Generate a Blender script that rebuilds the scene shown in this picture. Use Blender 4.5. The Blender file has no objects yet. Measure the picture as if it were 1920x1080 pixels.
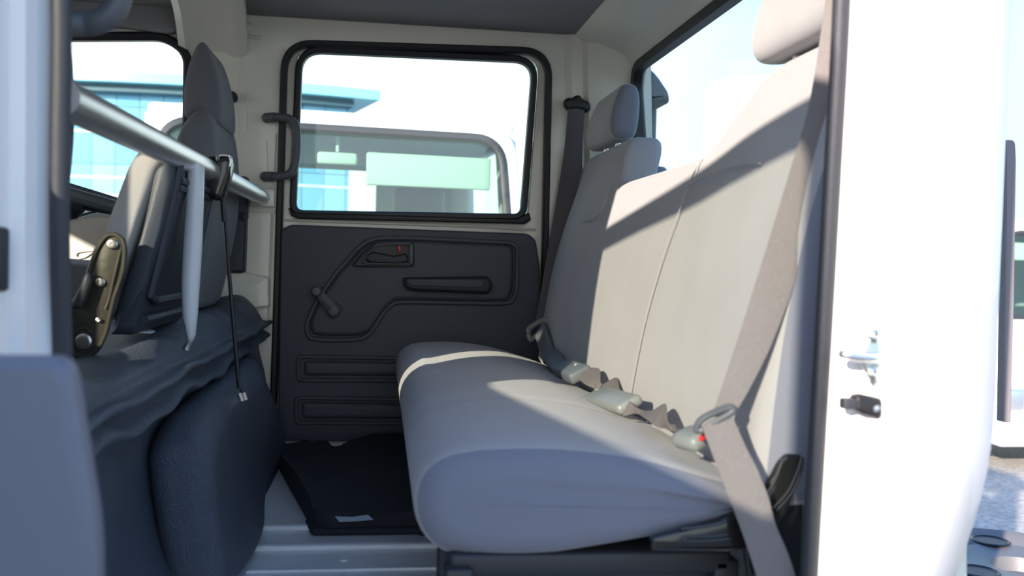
import bpy, bmesh, math, random
from mathutils import Vector, Matrix
random.seed(4)
S = bpy.context.scene
COL = S.collection
H = 1.65            # height of the eye above the ground; everything is laid out around it, then raised by H
F = 1750.0

# ------------------------------------------------------------------ camera, sky, sun
yc = Vector((-245, 55, -F)).normalized()
zc = Vector((0.027, 1.0, (55 * 1.0 - 245 * 0.027) / F)); zc = (zc - yc * zc.dot(yc)).normalized()
xc = yc.cross(zc)
R = Matrix((xc, yc, zc))            # rows: world axes seen from the camera = camera -> world
cd = bpy.data.cameras.new('camera'); cam = bpy.data.objects.new('camera', cd); COL.objects.link(cam)
cam.matrix_world = Matrix.Translation((0, 0, H)) @ R.to_4x4()
cd.sensor_width = 36; cd.lens = F / 1920 * 36; cd.clip_start = 0.02; cd.clip_end = 500
cd.dof.use_dof = True; cd.dof.focus_distance = 2.0; cd.dof.aperture_fstop = 5.0
S.camera = cam
S.view_settings.view_transform = 'Standard'; S.view_settings.look = 'None'
S.view_settings.gamma = 1; S.view_settings.use_curve_mapping = False
S.view_settings.exposure = 0.78

W = bpy.data.worlds.new('sky'); S.world = W; W.use_nodes = True
wn, wl = W.node_tree.nodes, W.node_tree.links
bg = wn['Background']; bg.inputs['Strength'].default_value = 1.1
wt = wn.new('ShaderNodeTexCoord'); sx = wn.new('ShaderNodeSeparateXYZ'); cr = wn.new('ShaderNodeValToRGB')
wl.new(wt.outputs['Generated'], sx.inputs[0]); wl.new(sx.outputs['Z'], cr.inputs[0]); wl.new(cr.outputs[0], bg.inputs[0])
e = cr.color_ramp.elements
e[0].position = 0.0; e[0].color = (1.0, 1.0, 1.0, 1)
e[1].position = 0.8; e[1].color = (0.16, 0.32, 0.72, 1)
k = e.new(0.24); k.color = (0.95, 0.98, 1.0, 1)
k = e.new(0.40); k.color = (0.42, 0.60, 0.95, 1)
# clearer, bluer sky to the rear of the truck, bright haze across from the camera
mr_ = wn.new('ShaderNodeMapRange'); mr_.inputs['From Min'].default_value = 0.12; mr_.inputs['From Max'].default_value = 0.5
mxs = wn.new('ShaderNodeMix'); mxs.data_type = 'RGBA'; mxs.blend_type = 'MULTIPLY'; mxs.inputs[7].default_value = (0.50, 0.72, 0.86, 1)
wl.new(sx.outputs['X'], mr_.inputs['Value']); wl.new(mr_.outputs[0], mxs.inputs[0]); wl.new(cr.outputs[0], mxs.inputs[6]); wl.new(mxs.outputs[2], bg.inputs[0])

SUN_DIR = Vector((1.0, 1.32, -0.52)).normalized()      # the way the light travels
sd = bpy.data.lights.new('sun', 'SUN'); sd.energy = 6.1; sd.angle = math.radians(0.6); sd.color = (1.0, 0.90, 0.81)
sun = bpy.data.objects.new('sun', sd); COL.objects.link(sun)
sun.rotation_euler = (-SUN_DIR).to_track_quat('Z', 'Y').to_euler(); sun.location = (-5, -6, 6)

# ------------------------------------------------------------------ picture point -> place
def ray(px, py): return R @ Vector((px - 960, 540 - py, -F))
def PY(px, py, d): r = ray(px, py); return r * (d / r.y)
def PX(px, py, x): r = ray(px, py); return r * (x / r.x)
def PZ(px, py, z): r = ray(px, py); return r * (z / r.z)

# ------------------------------------------------------------------ materials
def mat(name, col, rough=0.5, metal=0.0, bump=0.0, scale=200.0, coat=0.0, var=0.0, vscale=6.0, spec=0.5, sheen=0.0, emit=None, weave=False):
    m = bpy.data.materials.new(name); m.use_nodes = True
    n, l = m.node_tree.nodes, m.node_tree.links; b = n['Principled BSDF']
    b.inputs['Base Color'].default_value = (*col, 1); b.inputs['Roughness'].default_value = rough
    b.inputs['Metallic'].default_value = metal; b.inputs['Coat Weight'].default_value = coat
    b.inputs['Specular IOR Level'].default_value = spec; b.inputs['Sheen Weight'].default_value = sheen
    tc = n.new('ShaderNodeTexCoord')
    if var:
        t = n.new('ShaderNodeTexNoise'); t.inputs['Scale'].default_value = vscale; t.inputs['Detail'].default_value = 4
        l.new(tc.outputs['Object'], t.inputs['Vector'])
        r = n.new('ShaderNodeValToRGB'); r.color_ramp.elements[0].position = 0.3; r.color_ramp.elements[1].position = 0.7
        r.color_ramp.elements[0].color = (*[c * (1 - var) for c in col], 1)
        r.color_ramp.elements[1].color = (*[min(1, c * (1 + var)) for c in col], 1)
        l.new(t.outputs['Fac'], r.inputs[0]); l.new(r.outputs[0], b.inputs['Base Color'])
    if bump:
        t = n.new('ShaderNodeTexVoronoi' if weave else 'ShaderNodeTexNoise'); t.inputs['Scale'].default_value = scale
        l.new(tc.outputs['Object'], t.inputs['Vector'])
        q = n.new('ShaderNodeBump'); q.inputs['Strength'].default_value = bump; q.inputs['Distance'].default_value = 0.002
        l.new(t.outputs[0], q.inputs['Height']); l.new(q.outputs[0], b.inputs['Normal'])
    return m

def glass(name, tint, refl=0.08, edge=0.6):
    m = bpy.data.materials.new(name); m.use_nodes = True
    n, l = m.node_tree.nodes, m.node_tree.links; n.remove(n['Principled BSDF'])
    tr = n.new('ShaderNodeBsdfTransparent'); tr.inputs[0].default_value = (*tint, 1)
    gl = n.new('ShaderNodeBsdfGlossy'); gl.inputs['Roughness'].default_value = 0.02
    mx = n.new('ShaderNodeMixShader'); lw = n.new('ShaderNodeLayerWeight'); lw.inputs[0].default_value = 0.25
    mm = n.new('ShaderNodeMath'); mm.operation = 'MULTIPLY_ADD'; mm.inputs[1].default_value = edge; mm.inputs[2].default_value = refl * 0.5
    l.new(lw.outputs['Fresnel'], mm.inputs[0]); l.new(mm.outputs[0], mx.inputs[0])
    l.new(tr.outputs[0], mx.inputs[1]); l.new(gl.outputs[0], mx.inputs[2]); l.new(mx.outputs[0], n['Material Output'].inputs[0])
    return m

M = dict(
    paint=mat('cream_white_paint', (0.84, 0.82, 0.70), 0.28, coat=0.3, bump=0.05, scale=12),
    jamb=mat('white_body_paint', (0.88, 0.83, 0.80), 0.3, coat=0.4),
    floor=mat('floor_paint', (0.86, 0.88, 0.88), 0.35, coat=0.2, bump=0.06, scale=25, var=0.06, vscale=15),
    headliner=mat('grey_headliner', (0.27, 0.265, 0.265), 0.9, bump=0.15, scale=500),
    rubber=mat('black_rubber', (0.012, 0.012, 0.014), 0.45, bump=0.1, scale=300),
    seal=mat('dark_grey_rubber', (0.035, 0.036, 0.042), 0.55, bump=0.25, scale=500),
    trim=mat('charcoal_vinyl', (0.070, 0.078, 0.095), 0.5, bump=0.35, scale=600),
    plastic=mat('dark_plastic', (0.024, 0.026, 0.03), 0.5, bump=0.1, scale=500),
    grey=mat('mid_grey_plastic', (0.10, 0.105, 0.115), 0.45),
    buckle=mat('grey_green_plastic', (0.25, 0.26, 0.25), 0.35, bump=0.1, scale=500),
    red=mat('red_plastic', (0.75, 0.03, 0.03), 0.4),
    fabric=mat('grey_seat_fabric', (0.40, 0.38, 0.375), 0.95, bump=0.35, scale=1400, sheen=0.25, var=0.04, vscale=9),
    fabside=mat('slate_side_cloth', (0.215, 0.22, 0.26), 0.95, bump=0.35, scale=1400, sheen=0.15),
    fabdark=mat('dark_seat_fabric', (0.165, 0.165, 0.185), 0.95, bump=0.35, scale=1400, sheen=0.15),
    seam=mat('seam_thread', (0.37, 0.355, 0.35), 0.9),
    shell=mat('navy_seat_shell', (0.030, 0.036, 0.052), 0.5, bump=0.2, scale=400),
    vinyl=mat('navy_vinyl', (0.080, 0.095, 0.125), 0.46, bump=0.9, scale=480, weave=True, var=0.12, vscale=7),
    matm=mat('black_felt_mat', (0.022, 0.025, 0.033), 0.85, bump=0.5, scale=300, var=0.15, vscale=12),
    web=mat('taupe_webbing', (0.24, 0.21, 0.20), 0.5, bump=0.6, scale=900, weave=True),
    webd=mat('dark_webbing', (0.145, 0.13, 0.135), 0.75, bump=0.6, scale=900, weave=True),
    chrome=mat('brushed_steel', (0.84, 0.83, 0.84), 0.36, 1.0, bump=0.05, scale=60),
    zinc=mat('zinc_plate', (0.62, 0.66, 0.62), 0.3, 1.0, bump=0.3, scale=90),
    white=mat('white_plastic', (0.72, 0.74, 0.78), 0.35),
    blackmetal=mat('black_painted_metal', (0.015, 0.015, 0.014), 0.22, 0.0, coat=0.5, bump=0.15, scale=60),
    olive=mat('dark_zinc', (0.055, 0.048, 0.035), 0.35, 0.3, bump=0.2, scale=70),
    bolt=mat('bolt_metal', (0.55, 0.52, 0.46), 0.3, 1.0),
    tan=mat('beige_plastic', (0.52, 0.49, 0.42), 0.5),
    glassfar=glass('far_door_glass', (0.92, 0.97, 0.95), 0.04),
    glassr=glass('rear_window_glass', (0.94, 0.99, 1.0), 0.02, 0.2),
    glasst=glass('tinted_door_glass', (0.80, 0.82, 0.77), 0.02, 0.15),
    glassw=glass('windshield_glass', (0.80, 0.90, 0.86), 0.10),
    tray=mat('slate_plastic', (0.13, 0.145, 0.155), 0.5),
    mudg=mat('dark_taupe', (0.24, 0.21, 0.22), 0.7),
    wtruck=mat('white_truck_paint', (0.88, 0.88, 0.88), 0.35, coat=0.3),
    beige=mat('truck_headlining', (0.45, 0.50, 0.47), 0.8),
    visor=mat('visor_vinyl', (0.72, 0.78, 0.70), 0.7),
    tyre=mat('tyre_rubber', (0.05, 0.05, 0.05), 0.85, bump=0.5, scale=80),
    wheel=mat('steel_wheel', (0.20, 0.19, 0.19), 0.5, 0.3),
    ink=mat('grey_lettering', (0.25, 0.26, 0.32), 0.4),
    leaf=mat('leaf', (0.14, 0.19, 0.03), 0.8, var=0.5, vscale=3),
    bark=mat('bark', (0.12, 0.09, 0.06), 0.9),
    roofblue=mat('teal_roof_edge', (0.25, 0.62, 0.72), 0.4),
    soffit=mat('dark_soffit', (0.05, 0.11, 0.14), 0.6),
    concrete=mat('pale_concrete', (0.75, 0.77, 0.78), 0.7),
    label=mat('printed_label', (0.30, 0.38, 0.48), 0.6),
)
# facade glass: pane grid
def facade_mat():
    m = mat('curtain_wall', (0.2, 0.5, 0.7), 0.15, 0.35)
    n, l = m.node_tree.nodes, m.node_tree.links; b = n['Principled BSDF']
    uv = n.new('ShaderNodeTexCoord'); br = n.new('ShaderNodeTexBrick'); br.offset = 0
    br.inputs['Scale'].default_value = 1; br.inputs['Brick Width'].default_value = 1.35; br.inputs['Row Height'].default_value = 3.4
    br.inputs['Mortar Size'].default_value = 0.035; br.inputs['Bias'].default_value = 0
    br.inputs['Color1'].default_value = (0.16, 0.42, 0.62, 1); br.inputs['Color2'].default_value = (0.30, 0.58, 0.74, 1)
    br.inputs['Mortar'].default_value = (0.10, 0.20, 0.28, 1)
    l.new(uv.outputs['UV'], br.inputs['Vector']); l.new(br.outputs[0], b.inputs['Base Color'])
    return m
M['facade'] = facade_mat()
M['darkslab'] = mat('bounce_cutting_dark', (0.07, 0.072, 0.078), 0.9, bump=1.0, scale=60, var=0.3, vscale=20)  # near-black tone so the added slab throws little light upward
def gravel_mat():
    m = mat('tan_gravel', (0.46, 0.42, 0.37), 0.95, bump=1.0, scale=40, var=0.35, vscale=30)  # one tan base tone, mottled at random
    return m
M['gravel'] = gravel_mat()

# ------------------------------------------------------------------ shape helpers: every shape is (verts, faces)
def fillet(pts, r, n=6):
    """round the corners of a closed 2D polygon; r a number or one per corner"""
    out = []; N = len(pts)
    for i in range(N):
        p = Vector(pts[i][:2]); a = Vector(pts[i - 1][:2]); b = Vector(pts[(i + 1) % N][:2])
        rr = r[i] if isinstance(r, (list, tuple)) else r
        u = (a - p); v = (b - p); lu, lv = u.length, v.length
        if rr <= 0 or lu < 1e-6 or lv < 1e-6: out.append(tuple(p)); continue
        u.normalize(); v.normalize(); k = min(rr, lu * 0.48, lv * 0.48)
        A = p + u * k; B = p + v * k
        for j in range(n + 1):
            t = j / n; q = A * (1 - t) ** 2 + p * 2 * t * (1 - t) + B * t * t
            out.append((q.x, q.y))
    return out
def catmull(pts, n=8, closed=False):
    P = [Vector(p) for p in pts]; N = len(P); out = []
    rng = range(N) if closed else range(N - 1)
    for i in rng:
        if closed: a, b, c, d = P[i - 1], P[i], P[(i + 1) % N], P[(i + 2) % N]
        else: a, b, c, d = P[max(i - 1, 0)], P[i], P[i + 1], P[min(i + 2, N - 1)]
        for j in range(n):
            t = j / n
            out.append(0.5 * ((2 * b) + (c - a) * t + (2 * a - 5 * b + 4 * c - d) * t * t + (3 * b - a - 3 * c + d) * t ** 3))
    if not closed: out.append(P[-1].copy())
    return out
def mapf(plane, at):
    if plane == 'y': return lambda u, v, w: (u, at - w, v)
    if plane == 'x': return lambda u, v, w: (at + w, u, v)
    return lambda u, v, w: (u, v, at + w)
def plate(pts, holes=(), plane='y', at=0.0, thick=0.01, bev=0.0, seg=2, fn=None):
    """flat piece with holes; `at` is the middle of its thickness"""
    cu = bpy.data.curves.new('t', 'CURVE'); cu.dimensions = '2D'; cu.fill_mode = 'BOTH'
    bev = min(bev, thick / 2 * 0.98)
    cu.extrude = max(thick / 2 - bev, 0); cu.bevel_depth = bev; cu.bevel_resolution = seg; cu.offset = -bev
    for loop in [pts] + list(holes):
        s = cu.splines.new('POLY'); s.points.add(len(loop) - 1); s.use_cyclic_u = True
        for i, p in enumerate(loop): s.points[i].co = (p[0], p[1], 0, 1)
    o = bpy.data.objects.new('t', cu); COL.objects.link(o)
    dg = bpy.context.evaluated_depsgraph_get(); me = bpy.data.meshes.new_from_object(o.evaluated_get(dg))
    f = fn or mapf(plane, at)
    V = [f(*v.co) for v in me.vertices]; Fs = [tuple(p.vertices) for p in me.polygons]
    bpy.data.objects.remove(o); bpy.data.meshes.remove(me); bpy.data.curves.remove(cu)
    return V, Fs
def loft(secs, caps=True, closed=True):
    V = []; Fs = []; n = len(secs[0])
    for s in secs: V += [tuple(p) for p in s]
    for i in range(len(secs) - 1):
        for j in range(n if closed else n - 1):
            a = i * n + j; b = i * n + (j + 1) % n
            Fs.append((a, b, b + n, a + n))
    if caps and closed:
        Fs.append(tuple(range(n))[::-1]); Fs.append(tuple(range((len(secs) - 1) * n, len(secs) * n)))
    return V, Fs
def frames(P, up=None):
    P = [Vector(p) for p in P]; T = []
    for i in range(len(P)):
        a = P[max(i - 1, 0)]; b = P[min(i + 1, len(P) - 1)]; T.append((b - a).normalized())
    u = Vector(up) if up else (Vector((0, 0, 1)) if abs(T[0].z) < 0.9 else Vector((1, 0, 0)))
    out = []
    for i, t in enumerate(T):
        u = (u - t * u.dot(t)); u = u.normalized() if u.length > 1e-6 else Vector((1, 0, 0)); out.append((P[i], u, t.cross(u)))
    return out
def tube(P, r, n=10, caps=True, closed=False):
    """round bar along points; r a number or one per point"""
    if closed: P = list(P) + [P[0], P[1]]
    fr = frames(P); secs = []
    for i, (p, u, v) in enumerate(fr):
        rr = r[i] if isinstance(r, (list, tuple)) else r
        secs.append([p + (u * math.cos(a) + v * math.sin(a)) * rr for a in [2 * math.pi * j / n for j in range(n)]])
    if closed: secs = secs[:-1]; secs[-1] = secs[0]
    return loft(secs, caps and not closed)
def sweep(P, prof, up=None, caps=True):
    fr = frames(P, up)
    return loft([[p + u * a[0] + v * a[1] for a in prof] for p, u, v in fr], caps)
def box(x0, x1, y0, y1, z0, z1, b=0.0, seg=3):
    bm = bmesh.new(); bmesh.ops.create_cube(bm, size=1)
    for v in bm.verts: v.co = (x0 + (v.co.x + .5) * (x1 - x0), y0 + (v.co.y + .5) * (y1 - y0), z0 + (v.co.z + .5) * (z1 - z0))
    if b: bmesh.ops.bevel(bm, geom=bm.edges[:], offset=b, segments=seg, affect='EDGES', profile=0.5)
    bm.verts.index_update()
    g = [tuple(v.co) for v in bm.verts], [tuple(v.index for v in f.verts) for f in bm.faces]; bm.free(); return g
def obox(c, ax, ay, az, b=0.0, seg=3):
    """box at c with half axes ax, ay, az"""
    c, ax, ay, az = map(Vector, (c, ax, ay, az)); V, Fs = box(-1, 1, -1, 1, -1, 1, 0)
    lx, ly, lz = ax.length, ay.length, az.length
    V, Fs = box(-lx, lx, -ly, ly, -lz, lz, b, seg); ax, ay, az = ax / lx, ay / ly, az / lz
    return [tuple(c + ax * v[0] + ay * v[1] + az * v[2]) for v in V], Fs
def lathe(c, axis, prof, n=24):
    """prof: (radius, height along axis)"""
    c = Vector(c); t = Vector(axis).normalized(); u = t.orthogonal().normalized(); v = t.cross(u)
    secs = [[c + t * h + (u * math.cos(a) + v * math.sin(a)) * max(r, 1e-5) for a in [2 * math.pi * j / n for j in range(n)]] for r, h in prof]
    return loft(secs, True)
def strip(pairs, thick=0.0015, n=6):
    """webbing between two edge lines: list of (left point, right point)"""
    L = catmull([p[0] for p in pairs], n); Rr = catmull([p[1] for p in pairs], n); secs = []
    for i in range(len(L)):
        a, b = L[i], Rr[i]; j0, j1 = max(i - 1, 0), min(i + 1, len(L) - 1)
        t = ((L[j1] + Rr[j1]) - (L[j0] + Rr[j0])).normalized(); nrm = (b - a).cross(t).normalized() * thick / 2
        ed = (b - a) * 0.03
        secs.append([a + nrm * .3, a + ed + nrm, b - ed + nrm, b + nrm * .3, b - nrm * .3, b - ed - nrm, a + ed - nrm, a - nrm * .3])
    return loft(secs, True)
def puff(prof, y0, y1, r, n=5, fn=None, mid=1):
    """closed (x, z) profile carried along y with rounded ends of radius r"""
    cx = sum(p[0] for p in prof) / len(prof); cz = sum(p[1] for p in prof) / len(prof)
    hw = (max(p[0] for p in prof) - min(p[0] for p in prof)) / 2; hh = (max(p[1] for p in prof) - min(p[1] for p in prof)) / 2
    ys = []
    for j in range(n + 1):
        a = math.pi / 2 * j / n; ys.append((y0 + r * (1 - math.sin(a)), r * (1 - math.cos(a))))
    ys = [(y0 + r * (1 - math.sin(math.pi / 2 * j / n)), r * (1 - math.cos(math.pi / 2 * j / n))) for j in range(n, -1, -1)]
    L = [(y, s) for y, s in ys]
    for k in range(1, mid): L.append((y0 + r + (y1 - y0 - 2 * r) * k / mid, 0))
    L += [(y1 - (y - y0), s) for y, s in reversed(ys)]
    secs = []
    for y, s in L:
        kx = max(1 - s / hw, .02); kz = max(1 - s / hh, .02); sec = []
        for p in prof:
            q = (cx + (p[0] - cx) * kx, y, cz + (p[1] - cz) * kz)
            sec.append(Vector(fn(*q)) if fn else Vector(q))
        secs.append(sec)
    return loft(secs, True)
def inside(p): pass

def obj(name, geoms, m, parent=None, sharp=35, sub=0, **props):
    if isinstance(geoms, tuple): geoms = [geoms]
    V = []; Fs = []
    for v, f in geoms:
        o = len(V); V += [tuple(q) for q in v]; Fs += [tuple(i + o for i in g) for g in f]
    me = bpy.data.meshes.new(name); me.from_pydata(V, [], Fs); me.validate()
    bm = bmesh.new(); bm.from_mesh(me); bmesh.ops.remove_doubles(bm, verts=bm.verts[:], dist=1e-6)
    bmesh.ops.recalc_face_normals(bm, faces=bm.faces[:]); bm.to_mesh(me); bm.free()
    me.shade_smooth(); me.set_sharp_from_angle(angle=math.radians(sharp))
    me.materials.append(M[m] if isinstance(m, str) else m)
    o = bpy.data.objects.new(name, me); COL.objects.link(o)
    if sub: s = o.modifiers.new('s', 'SUBSURF'); s.levels = s.render_levels = sub
    if parent is not None:
        o.parent = parent
        wm = Matrix.Translation(parent['_loc'])
        if parent.parent: pass
        o.matrix_parent_inverse = wm.inverted()
    o['_loc'] = (0.0, 0.0, 0.0)
    for k2, v2 in props.items(): o[k2] = v2
    return o
def side_cloth(o, n, k, m='fabside'):
    """the end panels of the seat are sewn from a darker cloth: the first and last k rings of n faces"""
    o.data.materials.append(M[m]); N = len(o.data.polygons) - 2
    for p in o.data.polygons:
        if p.index < n * k or p.index >= N - n * k: p.material_index = 1
    return o
def thing(name, loc, label=None, cat=None, group=None, kind=None):
    o = bpy.data.objects.new(name, None); COL.objects.link(o); o.location = loc; o['_loc'] = tuple(loc); o.empty_display_size = 0.05
    if label: o['label'] = label
    if cat: o['category'] = cat
    if group: o['group'] = group
    if kind: o['kind'] = kind
    return o
def tag(o, label, cat, group=None):
    o['label'] = label; o['category'] = cat
    if group: o['group'] = group
    return o
def q2(px, py, d): p = PY(px, py, d); return (p.x, p.z)
def poly(pts, d): return [q2(a, b, d) for a, b in pts]
def ST(name, geoms, m, **kw): return obj(name, geoms, m, kind='structure', **kw)

YF = 2.49      # inner face of the far side of the cab
ZR = 0.615     # ceiling
ZFL = -0.50    # cab floor
YN = 0.90      # near door opening

# ------------------------------------------------------------------ ground and cab shell
ST('ground', box(-80, 80, -10, 140, -H - 0.2, -H), 'gravel')
ST('unseen_dark_slab', box(-30, 30, -9.9, 3.0, -H, -H + .012), 'darkslab')  # unseen slab added to cut light bounced up from the ground
# far side panel with the front door's and the rear door's openings
front_open = fillet(poly([(-330, 66), (318, 66), (358, 98), (352, 640), (-330, 640)], YF), [.05, .10, .08, .02, .02])
rear_open = fillet(poly([(532, 80), (1030, 96), (1016, 850), (512, 850)], YF), [.075, .075, .04, .04], 8)
ST('wall_far', plate([(-1.75, -.66), (.70, -.66), (.70, .66), (-1.75, .66)], [front_open, rear_open], 'y', YF + .012, .024, .003), 'paint')
ST('floor', [box(-1.75, .70, .86, YF + .05, ZFL - .06, ZFL)] +
   [box(-.30, .30, y - .012, y + .012, ZFL - .002, ZFL + .008, .004) for y in (1.36, 1.62, 1.74)] +
   [box(-.2, .3, y - .004, y + .004, ZFL - .002, ZFL + .004, .002) for y in (1.50,)] +
   [lathe((x, y, ZFL), (0, 0, 1), [(.006, -.001), (.006, .002), (.003, .003), (0, .003)], 10) for x, y in ((-.05, 1.55), (0, 1.45), (-.1, 1.5))], 'floor')
ceil = ST('ceiling', box(-1.75, .50, .92, YF - .004, ZR, ZR + .012, .003), 'headliner')
ST('trim_1', box(-1.75, .74, .86, YF + .05, ZR + .013, ZR + .05), 'paint')   # roof skin
# headliner's drooping edge over the front door
ST('trim_2', plate(fillet(poly([(-330, -60), (385, -40), (352, 34), (335, 60), (318, 64), (230, 52), (-330, 40)], YF - .02), .01), (), 'y', YF - .02, .03, .008), 'headliner')
# painted roof bow coming down onto the pillar
bow = []
for i in range(9):
    t = i / 8; y = YF - .30 + .30 * t; z = ZR - .004 - .085 * t ** 3
    bow.append([Vector((x, y - .012 * 0, z - dz)) for x, dz in ((-.525, 0), (-.522, .014), (-.505, .020), (-.49, .010), (-.41, .008), (-.395, .018), (-.372, .020), (-.355, .012), (-.352, 0))])
bowA = loft([[p + Vector((0.0 + (0.03 * (1 - i / 8)), 0, 0)) for p in s] for i, s in enumerate(bow)])
ST('trim_3', [bowA, plate(fillet(poly([(372, 40), (474, 44), (470, 60), (440, 62), (425, 72), (400, 60), (378, 56)], YF - .012), .006), (), 'y', YF - .008, .012, .004)], 'paint')
# rear wall with its window
XR = .685
def q2x(px, py, x): p = PX(px, py, x); return (p.y, p.z)
rw = fillet([(1.06, .12), (2.405, .12), (2.405, .515), (1.06, .515)], .07, 8)
def rearf(u, v, w): return (XR + .02 + w - .10 * max(0, v - .1), u, v)
ST('wall_rear', plate([(1.02, -.62), (YF + .02, -.62), (YF + .02, .66), (1.02, .66)], [rw], 'x', 0, .02, .003, fn=rearf), 'paint')
def ring(pts, w, d, plane='y', at=0, fn=None):
    """rubber profile along a closed outline; w across, d deep"""
    n = len(pts); V = []; f = fn or mapf(plane, at); secs = []
    P = [Vector(p) for p in pts]
    for i in range(n):
        t = (P[(i + 1) % n] - P[i - 1]); t = t.normalized() if t.length > 1e-9 else Vector((1, 0)); nr = Vector((t.y, -t.x))
        secs.append([Vector(f(*(P[i] + nr * a), b)) for a, b in ((-w / 2, -d / 2), (-w / 2, d * .3), (-w * .25, d / 2), (w * .25, d / 2), (w / 2, d * .3), (w / 2, -d / 2))])
    secs.append(secs[0]); return loft(secs, False)
w1 = thing('window_1', (XR, 1.7, .12), kind='structure')
obj('window_rubber', ring(rw, .022, .03, fn=lambda u, v, w: rearf(u, v, w - .012)), 'rubber', w1)
obj('glass', plate(rw, (), 'x', 0, .004, fn=rearf), 'glassr', w1)
# sloping header and far rear corner, painted
hp = [Vector((.50, 0, ZR - .002)), Vector((.525, 0, ZR - .022)), Vector((.56, 0, ZR - .03)), Vector((.60, 0, ZR - .045)), Vector((.625, 0, ZR - .06)), Vector((.645, 0, .525)), Vector((.67, 0, .53)), Vector((.67, 0, ZR + .01)), Vector((.5, 0, ZR + .01))]
ST('trim_4', loft([[p + Vector((0, y, 0)) for p in hp] for y in (.93, YF - .003)]), 'paint')
cpts = [(.50, YF - .003), (.515, YF - .014), (.545, YF - .014), (.555, YF - .035), (.585, YF - .05), (.60, YF - .055), (.63, YF - .06), (.65, YF - .065), (.72, YF - .065), (.72, YF + .01), (.50, YF + .01)]
def cornercol(z0, z1): return loft([[Vector((x - .05 * max(0, z - .1), y, z)) for x, y in cpts] for z in (z0, .1, z1)])
ST('trim_5', [cornercol(-.5, ZR), tube(catmull([PY(1137, 95, YF - .03), PY(1138, 180, YF - .03), PY(1126, 280, YF - .03)], 6), .003, 6)], 'paint')
ST('trim_6', tube(catmull([PY(1108, 62, YF - .03), PY(1126, 78, YF - .032), PY(1134, 92, YF - .034), PY(1137, 150, YF - .035)], 6), .0018, 6), 'rubber')

# far B pillar pressings, coat hook, recess outline, white box low down
def bead(pix, d, r): return tube(catmull([PY(a, b, d) for a, b in pix], 5), r, 8)
ST('trim_7', [bead([(452, 82), (453, 130), (447, 150), (446, 240), (449, 255), (457, 252), (461, 240), (461, 170), (458, 160)], YF + .001, .003),
              bead([(392, 66), (430, 72), (462, 68), (490, 72)], YF - .001, .005), bead([(395, 78), (400, 66), (425, 63), (452, 66), (460, 82)], YF - .001, .004), bead([(517, 250), (510, 420), (503, 620)], YF + .001, .004),
              bead([(499, 262), (502, 330)], YF + .001, .003)], 'paint')
o = obj('coat_hook', [lathe(PY(437, 184, YF), (0, -1, 0), [(.013, 0), (.013, .006), (.009, .02), (.014, .026), (.010, .034), (0, .035)], 16)], 'rubber'); tag(o, 'small black round coat hook on the far pillar beside the headrest', 'hook')
g = thing('pillar_box', PY(425, 585, YF - .02), 'cream white metal box with two black screws low on the far pillar', 'metal box')
obj('box_body', plate(fillet(poly([(392, 512), (448, 508), (505, 520), (506, 575), (440, 580), (386, 586)], YF - .02), .006), (), 'y', YF - .02, .04, .005), 'paint', g)
for a, b in ((410, 519), (457, 564)): obj('screw', lathe(PY(a, b, YF - .04), (0, -1, 0), [(.0048, 0), (.0048, .003), (0, .004)], 12), 'rubber', g)
g = thing('belt_reel_cover', PY(440, 505, YF - .03), 'dark navy plastic reel cover on the far pillar behind the post', 'cover')
obj('cover_body', plate(fillet(poly([(436, 330), (466, 332), (460, 512), (400, 512), (404, 340)], YF - .03), .008), (), 'y', YF - .03, .05, .008), 'shell', g)
obj('anchor_knob', lathe(PY(457, 406, YF - .055), (0, -1, 0), [(.012, 0), (.011, .006), (.006, .008), (0, .009)], 16), 'plastic', g)

# ------------------------------------------------------------------ far rear door (door_1)
D = thing('door_1', (.1, YF + .03, ZFL), kind='structure')
win = fillet(poly([(556, 86), (1012, 106), (988, 412), (545, 403)], YF + .02), [.06, .06, .03, .03], 8)
door_out = fillet(poly([(522, 70), (1042, 86), (1028, 862), (500, 862)], YF + .03), .08, 8)
obj('door_skin', plate(door_out, [win], 'y', YF + .036, .03, .004), 'paint', D)
obj('window_rubber', [ring(fillet(poly([(562, 92), (1004, 112), (981, 407), (549, 400)], YF + .014), [.06, .06, .03, .03], 8), .017, .03, 'y', YF + .016)], 'rubber', D)
obj('lower_channel', plate(fillet(poly([(541, 388), (550, 398), (970, 410), (992, 398), (996, 412), (985, 420), (560, 410), (545, 404)], YF), .004), (), 'y', YF + .008, .02, .004), 'rubber', D)
obj('window_glass', plate(win, (), 'y', YF + .024, .004), 'glassfar', D)
obj('door_sill_flange', bead([(530, 412), (700, 418), (900, 425), (1004, 431)], YF + .016, .0035), 'paint', D)
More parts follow.
